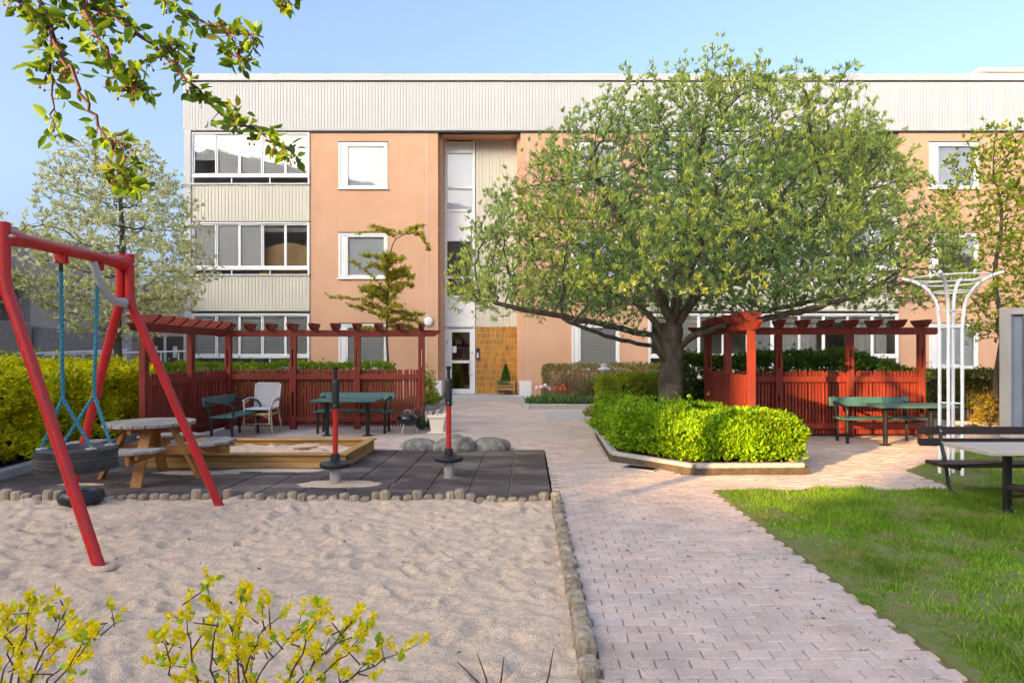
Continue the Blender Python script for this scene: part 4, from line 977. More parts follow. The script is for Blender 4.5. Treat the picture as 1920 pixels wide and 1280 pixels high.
# ---- swing
SX = -3.89; sw = thing('swing_frame', (SX, 5.45, 0), 'red tubular swing frame with splayed legs over the sand', 'swing'); sw.location = (0, 0, 0)
ya, yb = 4.70, 6.18
bar = [(SX, ya+.02, 2.43), (SX, ya+.16, 2.43), (SX, ya+.28, 2.43), (SX, yb-.26, 2.43), (SX, yb-.15, 2.43), (SX, yb-.03, 2.43)]
MB().tube(bar, [.072, .06, .049, .049, .06, .072], 18).build('top_bar', red_steel, sw, smooth=True)
def legpts(sx, y, yb_, xb):
    return [(SX+sx*.044, y, 2.52), (SX+sx*.044, y, 2.2), (SX+sx*.047, y, 2.10), (SX+sx*.068, y+(yb_-y)*.03, 2.0), (SX+sx*.12, y+(yb_-y)*.08, 1.87), (xb, yb_, -.06)]
for y, yb_ in ((ya, 4.66), (yb, 6.5)):
    for sx, xb in ((-1, -4.69), (1, -3.10)): MB().tube(legpts(sx, y, yb_, xb), .041, 16).build('leg', red_steel, sw, smooth=True)
    MB().tube([(SX-.1, y-.0, 2.42), (SX+.115, y, 2.42)], .013, 8).build('bolt', galv, sw)
    for sx in (-1, 1): MB().lathe([(.0, 2.52), (.03, 2.524), (.038, 2.521), (.0405, 2.51)], 12, (SX+sx*.044, y, 0)).build('end_cap', black_plastic, sw, smooth=True)
    for sx, xb in ((-1, -4.69), (1, -3.10)): MB().lathe([(.085, .0), (.075, .022), (.055, .03), (.042, .012)], 14, (xb, yb_, .0), 1.2, 1).build('foot_sand', sand_m, sw, smooth=True)
MB().tube([(SX+.02, yb-.48, 2.38), (SX+.03, yb-.44, 2.25), (SX+.03, yb-.34, 2.12), (SX+.03, yb-.2, 2.05), (SX+.02, yb-.05, 2.05)], [.03, .034, .034, .034, .046], 12).build('brace', zinc, sw, smooth=True)
hooks = (5.32, 5.77)
for y in hooks:
    hk = MB(); hk.box((SX-.0, y, 2.355), (.10, .014, .09)).box((SX, y+.03, 2.355), (.10, .014, .09)); hk.build('hanger', red_steel, sw, bevel=.006)
    MB().tube([(SX-.035, y-.02, 2.335), (SX-.035, y+.05, 2.335)], .012, 8).build('bolt', galv, sw); MB().tube([(SX, y+.01, 2.34), (SX, y+.01, 2.24)], .016, 8).build('shackle', black_steel, sw)
ts = thing('tyre_swing', (SX, 5.52, .55), 'black car tyre hung flat on teal ropes under the red swing', 'swing seat'); ts.location = (0, 0, 0)
TC = Vector((SX, 5.52, .655)); Ro, Ht = .375, .115
prof = [(.22, .085), (.25, .105), (.30, .116), (.335, .108), (.360, .088), (.3715, .07), (.376, .045), (.371, .040), (.371, .032), (.378, .027), (.379, .006), (.373, .003), (.373, -.003), (.379, -.006), (.378, -.027), (.371, -.032), (.371, -.040), (.376, -.045), (.3715, -.07), (.36, -.088), (.335, -.108), (.30, -.116), (.25, -.105), (.22, -.085), (.205, -.06), (.27, -.05), (.31, 0), (.27, .05), (.205, .06), (.22, .085)]
MB().lathe([(p[0]*.8, p[1]*.92) for p in prof], 48, TC).build('tyre', tyre_m, ts, smooth=True)
trd = MB()
for k in range(84):
    an = 2*math.pi*k/84
    for zz_, tl in ((.072, .5), (-.072, -.5)): trd.box(TC+Vector((math.cos(an)*.298, math.sin(an)*.298, zz_*.92)), (.012, .010, .05), rz=an, rx=tl)
o = trd.build('tread_blocks', tyre_m, ts); o['kind'] = 'stuff'
def rope(a, b, r=.014):
    a, b = Vector(a), Vector(b); bb_ = MB(); t = (b-a).normalized(); s1 = t.orthogonal().normalized(); s2 = t.cross(s1); L_ = (b-a).length; n = max(6, int(L_/.02))
    for ph in (0, 2.09, 4.19): bb_.tube([a.lerp(b, i/n)+(s1*math.cos(ph+i*.9)+s2*math.sin(ph+i*.9))*r*.5 for i in range(n+1)], r*.58, 5)
    return bb_
for y, kx in ((hooks[0]+.01, -1), (hooks[1]+.01, 1)):
    top = Vector((SX, y, 2.24)); split = Vector((SX+.0, 5.35 if kx < 0 else 5.74, 1.19))
    rope(top, split, .017).build('rope', rope_m, ts, smooth=True)
    for sx in (-1, 1):
        e = TC+Vector((sx*.205, kx*.125, .12)); rope(split, e, .015).build('rope', rope_m, ts, smooth=True)
        MB().tube([e+Vector((0, 0, .012)), e-Vector((0, 0, .03))], .012, 8).build('eye_bolt', galv, ts); MB().lathe([(0, .110), (.04, .109), (.044, .100)], 14, (e.x, e.y, TC.z)).build('washer_plate', zinc, ts)
st_ = thing('small_tyre', (-4.62, 6.62, .0), 'small black tyre with a blue sheen hanging low behind the near swing leg', 'tyre'); st_['label'] = 'small black tyre on the ground behind the large tyre swing'
MB().lathe([(.10, .13), (.14, .155), (.18, .15), (.205, .115), (.21, .08), (.20, .045), (.17, .01), (.12, .0), (.10, .02), (.12, .07), (.10, .13)], 28).build('tyre', M('black_gloss_rubber', (.018, .021, .026), .35), st_, smooth=True)
MB().lathe([(.0, .06), (.11, .06)], 20).build('seat_membrane', M('blue_rubber', (.03, .09, .13), .3), st_)
# ---- brown picnic bench set on the lawn
bs = thing('picnic_bench', (5.3, 6.2, 0), 'dark brown slatted picnic bench set with pale table top on the lawn', 'picnic bench'); bs.location = (0, 0, 0)
x0, x1 = 4.22, 6.3
for i in range(4): MB().bb(x0, x1, 5.85+i*.165, 5.85+(i+1)*.165-.004, .625, .665).build('table_plank', pale_top, bs, bevel=.004)
for i, y in enumerate((6.80, 6.96)): MB().bb(x0+.18, x1, y, y+.14, .35, .39).build('seat_plank', brown_slat, bs, bevel=.006)
for i, y in enumerate((5.36, 5.52)): MB().bb(x0+.02, x1, y, y+.14, .36, .40).build('seat_plank', brown_slat, bs, bevel=.006)
for z, y in ((.58, 7.13), (.705, 7.16)): MB().box(((x0+.14+x1)/2, y, z), (x1-x0-.14, .035, .085), rx=-.12).build('back_plank', brown_slat, bs, bevel=.006)
for x in (4.62, 5.95):
    MB().bar((x, 6.17, .02), (x, 6.17, .62), .06, .06).build('leg', black_steel, bs, bevel=.006)
    MB().tube([(x+.01, 6.17, .12), (x+.03, 6.13, .05), (x+.09, 6.06, .012)], .016, 8).build('foot', black_steel, bs, smooth=True)
    MB().bar((x, 6.17, .30), (x, 5.5, .345), .035, .035).build('strut', black_steel, bs); MB().bar((x, 6.17, .18), (x+.0, 5.6, .34), .03, .03).build('strut', black_steel, bs)
    MB().bar((x, 6.17, .50), (x, 6.9, .345), .035, .035).build('strut', black_steel, bs)
    MB().bar((x, 6.0, .605), (x, 6.4, .605), .05, .03).build('top_bracket', black_steel, bs)
    MB().tube([(x-.02, 7.16, .76), (x-.02, 7.12, .55), (x-.02, 7.05, .36), (x-.02, 7.0, .12), (x-.0, 6.97, .05), (x+.06, 6.9, .012)], .02, 8).build('back_leg', black_steel, bs, smooth=True)
    MB().bar((x-.02, 7.06, .335), (x-.02, 6.82, .335), .035, .03).build('seat_bracket', black_steel, bs)
    for z, y in ((.58, 7.105), (.705, 7.135)): MB().tube([(x-.02, y, z), (x-.02, y-.01, z)], .013, 8).build('bolt', galv, bs)
# ---- white trellis
tr = thing('flower_trellis', (5.45, 8.25, 0), 'white tubular steel plant trellis flaring out at the top', 'trellis')
for sx in (-1, 1):
    for sy in (-1, 1):
        q = .088; pts = [(sx*q, sy*q, -.02), (sx*q, sy*q, 1.9), (sx*(q+.012), sy*(q+.012), 2.1)]
        for k in range(1, 9):
            a = k/8*1.35; r = .42; pts.append((sx*(q+.012+r*(1-math.cos(a))*.9), sy*(q+.012+r*(1-math.cos(a))*.9), 2.1+r*math.sin(a)*1.15))
        MB().tube(pts, .0205, 10).build('upright', white_steel, tr, smooth=True)
for z in (.14, .45, .93, 1.42, 1.9, 2.12):
    b = MB()
    for a, c in (((-1, -1), (1, -1)), ((1, -1), (1, 1)), ((1, 1), (-1, 1)), ((-1, 1), (-1, -1))): b.tube([(a[0]*.088, a[1]*.088, z), (c[0]*.088, c[1]*.088, z)], .008, 6)
    b.build('cross_bar', white_steel, tr)
for r, z in ((.20, 2.36), (.33, 2.47), (.45, 2.545)):
    n = 40; MB().tube([(r*math.cos(2*math.pi*k/n), r*math.sin(2*math.pi*k/n), z) for k in range(n+1)], .009, 6).build('ring', white_steel, tr, smooth=True)
# ---- shipping container
ct = thing('shipping_container', (8.85, 12.0, 0), 'grey corrugated steel container at the right edge of the yard', 'container', rz=R(-42))
b = MB(); pr = [(0, 0), (.16, 0)]; x = .16
while x < 4.5:
    pr += [(x+.05, .07), (x+.16, .07), (x+.21, 0), (x+.36, 0)]; x += .36
k = len(pr); b.add([(p[0], p[1], z) for z in (.12, 2.3) for p in pr], [(i, i+1, k+i+1, k+i) for i in range(k-1)]); b.build('front_wall', cont_b, ct)
MB().bb(-.012, .17, -.03, .14, 0, 2.42).build('corner_post', cont_m, ct, bevel=.012); MB().bb(.17, 5, -.02, .12, 2.3, 2.42).build('top_rail', cont_m, ct); MB().bb(.17, 5, -.02, .12, 0, .12).build('bottom_rail', cont_m, ct)
MB().bb(.012, 5, .09, 2.4, .02, 2.41).build('shell', cont_m, ct)
# ---- bollard lamps
def bollard(loc, label):
    T = thing('bollard_lamp', loc, label, 'bollard lamp', 'bollard lamps'); MB().lathe([(.07, 0), (.07, .92)], 16).build('post', zinc, T, smooth=True)
    MB().lathe([(.072, .92), (.10, .93), (.10, 1.02), (.085, 1.03), (.085, 1.12), (.17, 1.13), (.185, 1.15), (.13, 1.2), (.1, 1.21), (.1, 1.27), (.12, 1.28), (.12, 1.3), (0, 1.31)], 20).build('head', zinc, T, smooth=True)
bollard((at(580, 0, 15.9).x, 15.9, .05), 'grey bollard lamp behind the left pergola fence'); bollard((at(1133, 0, 17.6).x, 17.6, 0), 'grey bollard lamp by the clipped hedge right of the entrance')
# ---- crate planter by the door
cp = thing('crate_planter', (ex(949), 21.75, .2), 'wooden crate planter with small conifer beside the tiled panel', 'planter')
for z in (.2, .31, .42):
    for (c, dd) in (((0, -.2, z), (.66, .02, .085)), ((0, .2, z), (.66, .02, .085)), ((-.32, 0, z), (.02, .37, .085)), ((.32, 0, z), (.02, .37, .085))): MB().box(c, dd).build('slat', wood_box, cp, bevel=.004)
for sx in (-1, 0, 1):
    for sy in (-1, 1): MB().box((sx*.29, sy*.175, .24), (.06, .03, .48 if sx else .1)).build('corner_post' if sx else 'foot', wood_box, cp)
MB().bb(-.30, .30, -.18, .18, .1, .40).build('soil', soil, cp)
n = 2600; z = rng.random(n)**1.1; r = .175*(1-z)**.8*np.sqrt(rng.random(n)*.5+.5)*np.minimum(1, z*6+.5); an = rng.random(n)*6.283
cf = thing('conifer', (cp.location.x+.0, 21.75, .6), 'small green cone shaped conifer growing in the crate planter', 'plant')
MB().tube([(0, 0, 0), (0, 0, .5)], [.015, .004], 6).build('trunk', bark_l, cf)
P = np.stack([r*np.cos(an), r*np.sin(an), .02+z*.58], 1); leaf_mesh('crown', P, np.stack([np.cos(an)*.6, np.sin(an)*.6, np.ones(n)], 1), .05, .02, mixcol(n, [(.04, .13, .02), (.08, .2, .03)]), leaf_m, cf)
def tuft(name, loc, label, cat, n, rad, h, cols, L, W, spread=.6, up=1.0, group=None, part='foliage', dome=True):
    T = thing(name, loc, label, cat, group); q = np.sqrt(rng.random(n))*rad; an = rng.random(n)*6.283
    hz = rng.random(n)*h*(np.sqrt(np.maximum(1-(q/rad)**2, .05)) if dome else 1)
    P = np.stack([q*np.cos(an), q*np.sin(an), hz], 1); A = np.stack([np.cos(an)*spread, np.sin(an)*spread, np.full(n, up)], 1)+rng.normal(size=(n, 3))*.3
    leaf_mesh(part, P, A, L*(.6+.7*rng.random(n)), W, mixcol(n, cols), leaf_m, T); return T
tuft('trailing_plant', (cp.location.x-.1, 21.62, .62), 'pale variegated plant spilling from the crate planter', 'plant', 500, .2, .06, [(.4, .42, .25), (.2, .28, .1)], .07, .04, .9, .2)
tuft('strap_plant', (-2.05, 13.0, .02), 'dark strap leaved plant behind the cream flowerpot', 'plant', 60, .12, .02, [(.03, .07, .03), (.06, .11, .05)], .5, .035, .75, 1.0)
# ---- container-side details done; hedges and trees next
YG = [(.42, .40, .018), (.30, .36, .02), (.20, .30, .02), (.12, .20, .015)]
hedge('hedge', [(-6.62, 7.25), (-6.85, 8.7), (-7.2, 11.2), (-7.25, 12.6), (-7.7, 13.2), (-10.5, 13.2), (-10.5, 7.25)], 1.30, 'big yellow green clipped hedge behind the swing and picnic table', 46000, [(.85, .72, .02), (.74, .68, .02), (.42, .48, .02), (.24, .32, .018)], [4, 4, 2.5, 1], L=.062, W=.034, lump=.26, rad=.3, bare=.12)
hedge('hedge', [(-8.4, 14.5), (-3.2, 14.5), (-3.2, 15.5), (-8.4, 15.5)], 1.34, 'bright green hedge strip behind the left pergola fence', 9000, [(.22, .36, .02), (.32, .42, .03), (.14, .26, .02)], L=.05, W=.03)
hedge('hedge', [(1.30, 9.5), (2.20, 8.46), (3.50, 8.51), (3.64, 8.75), (3.58, 9.5), (3.2, 9.75), (3.1, 10.7), (2.25, 10.9), (2.0, 12.5), (1.40, 12.6)], .66, 'low bright green hedge inside the granite kerb under the big tree', 30000, [(.16, .36, .016), (.22, .40, .02), (.33, .45, .025), (.10, .24, .014)], [3.5, 4, 1.5, 1.8], L=.058, W=.033, lump=.2, bare=.05, z0=.09, rad=.3, inset=.18)
hedge('hedge', [(1.42, 12.6), (1.9, 12.2), (2.6, 12.3), (2.95, 12.8), (2.9, 14.2), (1.5, 14.3)], 1.08, 'rounded fresh green hedge between the tree and the tulip bed', 10000, [(.20, .36, .015), (.30, .43, .02), (.34, .32, .07)], L=.045, W=.022, lump=.16, z0=.05, rad=.3)
hedge('hedge', [(.45, 19.5), (4.3, 19.4), (4.3, 20.6), (.45, 20.6)], 1.24, 'twiggy brownish hedge along the peach wall right of the entrance', 5200, [(.26, .19, .09), (.30, .30, .05), (.24, .15, .08), (.20, .26, .04)], L=.055, W=.02, lump=.2, bare=.2, core=False, twigs=900)
hedge('hedge', [(3.05, 13.0), (8.1, 13.0), (8.1, 14.2), (3.05, 14.2)], 1.5, 'dark glossy green hedge behind the right pergola fence', 11000, [(.045, .12, .02), (.08, .18, .025), (.15, .26, .04)], L=.07, W=.04, lump=.22, bare=.1, slope=lambda x, y: 1.5-np.maximum(0, x-7.0)*.3)
hedge('hedge', [(8.95, 14.3), (14.0, 14.3), (14.0, 15.1), (8.95, 15.1)], 1.18, 'olive green clipped hedge behind the white trellis', 8000, [(.10, .15, .015), (.16, .22, .02), (.17, .14, .05)], L=.05, W=.024, lump=.1, bare=.3, twigs=500, core=True)
def bush(name, loc, label, n, rx, ry, h, cols, L, W, wts=None, cat='shrub', group=None):
    T = thing(name, loc, label, cat, group)
    b = MB()
    for k in range(14):
        a = random.uniform(0, 6.28); r = random.uniform(.3, .9); b.tube([(0, 0, 0), (math.cos(a)*rx*r*.5, math.sin(a)*ry*r*.5, h*.5), (math.cos(a)*rx*r, math.sin(a)*ry*r, h*random.uniform(.7, .98))], [.012, .008, .003], 4, False)
    b.build('stem', bark_l, T)
    v = unit(rng.normal(size=(n, 3))); v[:, 2] = np.abs(v[:, 2]); rr = (.55+.45*rng.random(n))[:, None]; lump = .8+.4*vn(v[:, 0]*2+v[:, 2]+5, v[:, 1]*2+5, .5, 4)[:, None]
    P = v*rr*lump*np.array([rx, ry, h]); Q, A, Ls, Ws, C = clusters(P, v, 4, .5, L, W, cols, wts)
    leaf_mesh('foliage', Q, A, Ls, Ws, C, leaf_m, T); return T
bush('shrub', (at(803, 0, 18.4).x, 18.4, .05), 'small yellow green shrub beside the entrance at the fence end', 500, .32, .32, 1.15, YG, .06, .03)
bush('shrub', (1.9, 19.2, .08), 'loose green shrub in the flower bed behind the tulips', 600, .5, .35, .85, [(.10, .14, .03), (.18, .2, .06)], .06, .02)
bush('shrub', (3.0, 12.75, .08), 'dark leafy shrub just right of the big tree trunk', 700, .42, .35, 1.35, [(.04, .10, .02), (.07, .16, .025), (.14, .24, .04)], .08, .045)
bush('shrub', (at(1862, 0, 13.2).x, 13.3, .05), 'small orange yellow shrub beside the container', 350, .35, .3, .75, [(.35, .30, .03), (.25, .15, .03)], .05, .025)
# flower bed plants
for i in range(16):
    px = 990+random.uniform(8, 112); D = random.uniform(18.65, 19.3); p = at(px, 0, D)
    tuft('bed_plant', (p.x, D, .09), 'low leafy green perennial in the entrance flower bed', 'plant', 120, random.uniform(.12, .22), .16, [(.07, .17, .04), (.12, .24, .05), (.16, .26, .12)], .17, .04, .5, 1, group='perennials in the entrance flower bed')
for i in range(10): tuft('bed_plant', (random.uniform(-3.5, -2.8), random.uniform(17.6, 20.6), .07), 'low leafy green perennial in the small bed left of the entrance', 'plant', 110, .18, .16, [(.07, .17, .04), (.14, .26, .05)], .15, .04, .5, 1, group='perennials in the bed left of the entrance')
def tulip(p, col, lab, grp):
    T = thing('tulip', p, lab, 'flower', grp); h = random.uniform(.38, .52); MB().tube([(0, 0, 0), (.01, 0, h)], .006, 5).build('stem', M_stem, T)
    v = MB().lathe([(.0, h-.01), (.035, h+.01), (.045, h+.05), (.03, h+.09), (.012, h+.1)], 8); v.build('bloom', col, T, smooth=True)
    n = 5; an = rng.random(n)*6.283; leaf_mesh('leaf', np.zeros((n, 3)), np.stack([np.cos(an)*.35, np.sin(an)*.35, np.ones(n)], 1), .28, .05, mixcol(n, [(.08, .2, .06)]), leaf_m, T)
M_stem = M('flower_stem', (.1, .22, .06), .6); tpk = M('pink_petals', (.72, .32, .40), .6); tw_ = M('white_petals', (.75, .66, .62), .6); trd_ = M('red_petals', (.55, .04, .03), .6)
for i in range(7): tulip((at(1006+i*4.2, 0, 18.8).x, 18.8+random.uniform(-.15, .15), .09), tpk if i % 2 else tw_, 'pale pink tulip in the cluster near the entrance corner', 'pink tulips')
for i in range(5): tulip((at(1041+i*5, 0, 18.9).x, 18.9+random.uniform(-.15, .15), .09), trd_, 'red tulip in the bed below the twiggy hedge', 'red tulips')
tuft('bed_plant', (1.5, 14.9, .09), 'leafy yellow flowered plant at the kerb end behind the low hedge', 'plant', 160, .2, .2, [(.1, .2, .04), (.45, .33, .02)], .14, .03, .5, 1)
# pale flowers behind the right pergola, on the balcony sill
for i, (px, c, lab) in enumerate(((1477, tw_, 'white potted flowers on the ground floor balcony'), (1606, tpk, 'pink red potted flowers on the ground floor balcony'))):
    p = at(px, 668, 21.15); T = thing('potted_flowers', (p.x, 21.15, 0), lab, 'flowers'); MB().lathe([(.1, 0), (.14, 1.15), (.0, 1.15)], 12).build('stand', zinc, T)
    b = MB()
    for k in range(26): b.lathe([(0, -.045), (.045, 0), (0, .045)], 6, (random.gauss(0, .13), random.gauss(0, .08), 1.38+random.gauss(0, .09)))
    b.build('bloom', trd_ if i else tw_, T); n = 60; leaf_mesh('foliage', rng.normal(size=(n, 3))*.1+np.array([0, 0, 1.25]), rng.normal(size=(n, 3)), .1, .05, mixcol(n, [(.06, .16, .04)]), leaf_m, T)
# ================================================================== TREES
def make_tree(name, base, label, nodes, par, att, step, kill, infl, iters, rt, rmin, per, L, W, cols, wts, thr, prob=1.0, extra=1, trop=(0, 0, 0), jit=.25, up=.3, bmat=None, spread=.5, ex=.47, tone=None, twig=.14, clump=0):
    T = thing(name, base, label, 'tree'); T.location = (0, 0, 0)
    N, Pn = colonize(nodes, par, att, step, kill, infl, iters, trop, jit)
    mb, rad, dirs, cnt = skeleton(N, Pn, rt, rmin, ex)
    k = (cnt <= thr) & (rng.random(len(N)) < prob); k[:len(nodes)] = False
    P = N[k]; Dn = dirs[k]; Ps = [P]; Ds = [Dn]
    for e in range(extra):
        d2 = unit(Dn+rng.normal(size=Dn.shape)*.8+np.array([0, 0, .35])); ln = twig*(.4+.9*rng.random((len(P), 1))); q = P+d2*ln
        for a, b_ in zip(P, q): mb.tube([a, b_], [rmin*.8, rmin*.45], 3, cap=False)
        Ps.append(q); Ds.append(d2)
    mb.build('trunk', bmat or bark, T, smooth=True)
    P = np.concatenate(Ps); Dn = np.concatenate(Ds)
    if clump: kk = rng.random(len(P)) < np.clip((.6*vn(P[:, 0]+P[:, 1]*.6, P[:, 2]+P[:, 1]*.4, .42, 91)+.4*vn(P[:, 0]-P[:, 1]*.5, P[:, 2]*1.2, .2, 92)-clump)*5, .10, 1); P, Dn = P[kk], Dn[kk]
    Q, A, Ls, Ws, C = clusters(P, Dn, per, spread, L, W, cols, wts, up=up)
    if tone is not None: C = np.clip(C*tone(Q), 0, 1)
    leaf_mesh('crown', Q, A, Ls, Ws, C, leaf_m, T)
    print(name, len(N), 'nodes', len(Q), 'leaves'); return T
# ---- the big broad tree
bx_, by_ = 2.57, 11.5
nodes = []; par = []
def chain(start, pts, sub=4):
    p0 = start
    for p in pts:
        a = Vector(nodes[p0]); b = Vector(p)
        for k in range(1, sub+1):
            q = a.lerp(b, k/sub); w_ = .02 if k < sub else 0
            nodes.append((q.x+random.uniform(-w_, w_), q.y+random.uniform(-w_, w_), q.z+random.uniform(-w_, w_))); par.append(p0); p0 = len(nodes)-1
    return p0
nodes.append((bx_, by_, -.02)); par.append(-1)
t1 = chain(0, [(bx_+.02, by_, .5), (bx_-.02, by_, 1.0), (bx_, by_, 1.28)])
# low limbs traced in the photo's plane of the trunk, each with its own depth
chain(t1, [at(1225, 648, 11.2), at(1165, 638, 10.7), at(1105, 618, 10.2), at(1055, 598, 9.8)])
chain(t1, [at(1222, 628, 11.6), at(1180, 620, 11.4), at(1120, 605, 11.1), at(1040, 590, 10.9), at(960, 575, 10.8), at(900, 560, 10.7)])
t2 = chain(t1, [(bx_+.02, by_, 1.6)])
chain(t2, [at(1300, 628, 11.3), at(1360, 612, 10.9), at(1425, 600, 10.7), at(1500, 585, 10.5), at(1570, 565, 10.4), at(1640, 540, 10.4)])
chain(t2, [at(1320, 615, 11.9), at(1400, 590, 12.4), at(1500, 570, 12.9), at(1600, 545, 13.2)])
chain(t2, [at(1225, 600, 11.9), at(1190, 565, 12.4), at(1130, 540, 13.0), at(1050, 520, 13.4)])
t3 = chain(t2, [(bx_+.05, by_+.05, 2.0)])
chain(t3, [at(1280, 540, 11.2), at(1310, 470, 10.6), at(1330, 400, 10.2)])
chain(t3, [at(1270, 520, 11.8), at(1290, 430, 12.0), at(1310, 330, 12.0), at(1320, 240, 12.0)])
chain(t3, [at(1240, 545, 11.4), at(1200, 470, 11.0), at(1150, 390, 10.7), at(1110, 320, 10.6)])
chain(t3, [at(1310, 545, 11.9), at(1390, 470, 12.3), at(1450, 390, 12.6), at(1500, 320, 12.8)])
chain(t3, [at(1310, 550, 11.3), at(1400, 500, 10.9), at(1490, 440, 10.6), at(1570, 390, 10.6)])
chain(t3, [at(1230, 550, 11.9), at(1140, 500, 12.4), at(1060, 440, 12.7)])
n = 10500; q = unit(rng.normal(size=(n, 3))); rr = rng.random(n)**.36
cx_, cy_ = 2.98, 11.5
X = q[:, 0]*rr; Y = q[:, 1]*rr; Zq = np.abs(q[:, 2])*rr
an = np.arctan2(Y, X); bump = 1+.20*(vn(np.cos(an)*1.5+4, np.sin(an)*1.5+Zq*3+4, .55, 61)-.5)
ax = cx_+X*4.45*bump; ay = cy_+Y*3.3*bump
rxy = np.hypot(X, Y); az = 2.55-.35*np.minimum(rxy*1.2, 1)*0+(Zq)*3.95*(.84+.30*vn(ax, ay, .8, 62))
az += np.where(rxy < .45, .35*(1-rxy/.45), 0)-.25*(Zq < .12)*rng.random(n)
ax += (az-2.5)*.05
att = np.stack([ax, ay, az], 1)
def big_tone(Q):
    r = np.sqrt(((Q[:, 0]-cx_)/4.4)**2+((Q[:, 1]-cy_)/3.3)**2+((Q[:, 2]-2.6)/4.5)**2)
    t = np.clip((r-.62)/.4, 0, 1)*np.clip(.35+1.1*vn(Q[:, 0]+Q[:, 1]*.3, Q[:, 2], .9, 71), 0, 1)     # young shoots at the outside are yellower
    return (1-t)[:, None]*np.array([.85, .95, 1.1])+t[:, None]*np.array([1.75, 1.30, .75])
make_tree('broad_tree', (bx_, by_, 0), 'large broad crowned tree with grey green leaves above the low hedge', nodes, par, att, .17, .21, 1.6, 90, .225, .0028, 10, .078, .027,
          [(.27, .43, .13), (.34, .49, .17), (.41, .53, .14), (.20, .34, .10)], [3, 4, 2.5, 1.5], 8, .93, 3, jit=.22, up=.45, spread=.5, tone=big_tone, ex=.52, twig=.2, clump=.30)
# ---- pale flowering tree at the left
def crown_pts(n, c, rx, ry, z0, z1, wide=.35, seed=0):
    z = rng.random(n); prof = np.where(z < wide, .45+.55*z/wide, np.sqrt(np.maximum(1-((z-wide)/(1-wide))**1.6, 0)))
    r = np.sqrt(rng.random(n))*prof; a = rng.random(n)*6.283; b = .8+.4*vn(np.cos(a)*2+5, np.sin(a)*2+z*3+5, .6, seed)
    return np.stack([c[0]+r*np.cos(a)*rx*b, c[1]+r*np.sin(a)*ry*b, z0+z*(z1-z0)], 1)
def simple_tree(name, base, label, h, r, z0, natt, per, L, W, cols, wts, rt, seed, step=.14, kill=.2, bm=bark_l, wide=.35, extra=1, up=.3, prob=.9, thr=5, lean=0, **kw):
    nd = [(base[0], base[1], -.02)]; pr = [-1]
    for k in range(1, 15): nd.append((base[0]+lean*k/14+.05*math.sin(k*.9+seed), base[1]+.04*math.cos(k*1.1+seed), h*.80*k/14)); pr.append(k-1)
    a = crown_pts(natt, (base[0]+lean*.7, base[1]), r, r, z0, h, wide, seed)
    return make_tree(name, base, label, nd, pr, a, step, kill, 1.3, 60, rt, .0035, per, L, W, cols, wts, thr, prob, extra, (0, 0, .12), .25, up, bm, .5, **kw)
PALE = [(.70, .68, .26), (.86, .82, .46), (.46, .54, .15), (.90, .87, .62)]
simple_tree('flowering_tree', (at(217, 0, 14.6).x, 14.6, 0), 'slender pale white green flowering tree behind the yellow hedge', 6.5, 2.05, 1.9, 2300, 6, .085, .04, PALE, [3, 3, 2, 2], .085, 5, wide=.28, lean=.15, extra=2)
simple_tree('flowering_tree', (at(-70, 0, 16.5).x, 16.5, 0), 'pale flowering tree at the far left edge behind the swing', 5.6, 1.75, 2.2, 1200, 6, .085, .04, PALE, [3, 3, 2, 1.5], .08, 9, wide=.3, extra=2)
YL = [(.34, .38, .02), (.24, .36, .025), (.46, .44, .03), (.15, .28, .02)]
simple_tree('young_tree', (at(1872, 0, 13.6).x, 13.6, 0), 'young tree with yellow green spring leaves beside the container', 6.4, 1.35, 1.9, 800, 6, .10, .042, YL, [3, 3, 2, 2], .05, 3, step=.17, wide=.4, thr=4, extra=2, twig=.22)
# ---- layered young larch
lx_, ly_ = at(727, 0, 17).x, 17.0
T = thing('layered_tree', (0, 0, 0), 'young larch like tree with layered horizontal branches before the peach wall', 'tree')
tk = [Vector((lx_, ly_, 0))]+[Vector((lx_+.03*math.sin(z*2.1), ly_, z)) for z in np.linspace(.6, 4.05, 9)]+[at(735, 462, 17), at(742, 448, 17), at(757, 440, 17), at(775, 436, 17), at(795, 434, 17)]
mb = MB(); mb.tube(tk, [.045, .04, .037, .034, .03, .027, .024, .021, .019, .017, .015, .013, .011, .009, .006], 8)
LPs, LDs = [], []
def lbranch(a, tip, sag, r0, dens):
    a, tip = Vector(a), Vector(tip); pts = []
    for k in range(9):
        u = k/8; p = a.lerp(tip, u)+Vector((random.gauss(0, .015), random.gauss(0, .015), sag*math.sin(u*math.pi)+random.gauss(0, .012))); pts.append(p)
    mb.tube(pts, [r0*(1-.8*k/8) for k in range(9)], 5)
    for k in range(1, 9):
        for _ in range(dens):
            p = pts[k-1].lerp(pts[k], random.random()); dv = Vector((random.gauss(0, .5), random.gauss(0, .5), random.gauss(.15, .25)))+(tip-a).normalized()*.5; q = p+dv*random.uniform(.03, .16)
            mb.tube([p, q], [.004, .002], 3, False); LPs.append(q); LDs.append(dv)
            LPs.append(p.lerp(q, .5)); LDs.append(dv)
for k in range(30):
    z = 2.05+k/30*2.1+random.uniform(-.05, .05); a = random.uniform(0, 6.28) if k % 3 else random.choice((0, math.pi))+random.gauss(0, .3)
    ln = (1.25-.62*(z-2.0)/2.2)*random.uniform(.55, 1.0)*(1 if k > 1 else .7)
    lbranch((lx_, ly_, z), (lx_+math.cos(a)*ln, ly_+math.sin(a)*ln*.9, z+random.uniform(-.16, .42)), .08, .012, 5)
lbranch(tk[-4], at(700, 428, 17), .08, .008, 4); lbranch(tk[-2], at(805, 470, 17), .12, .007, 4); lbranch(tk[-3], at(790, 425, 17.2), .03, .007, 4); lbranch(tk[-3], at(672, 440, 16.8), .1, .007, 3)
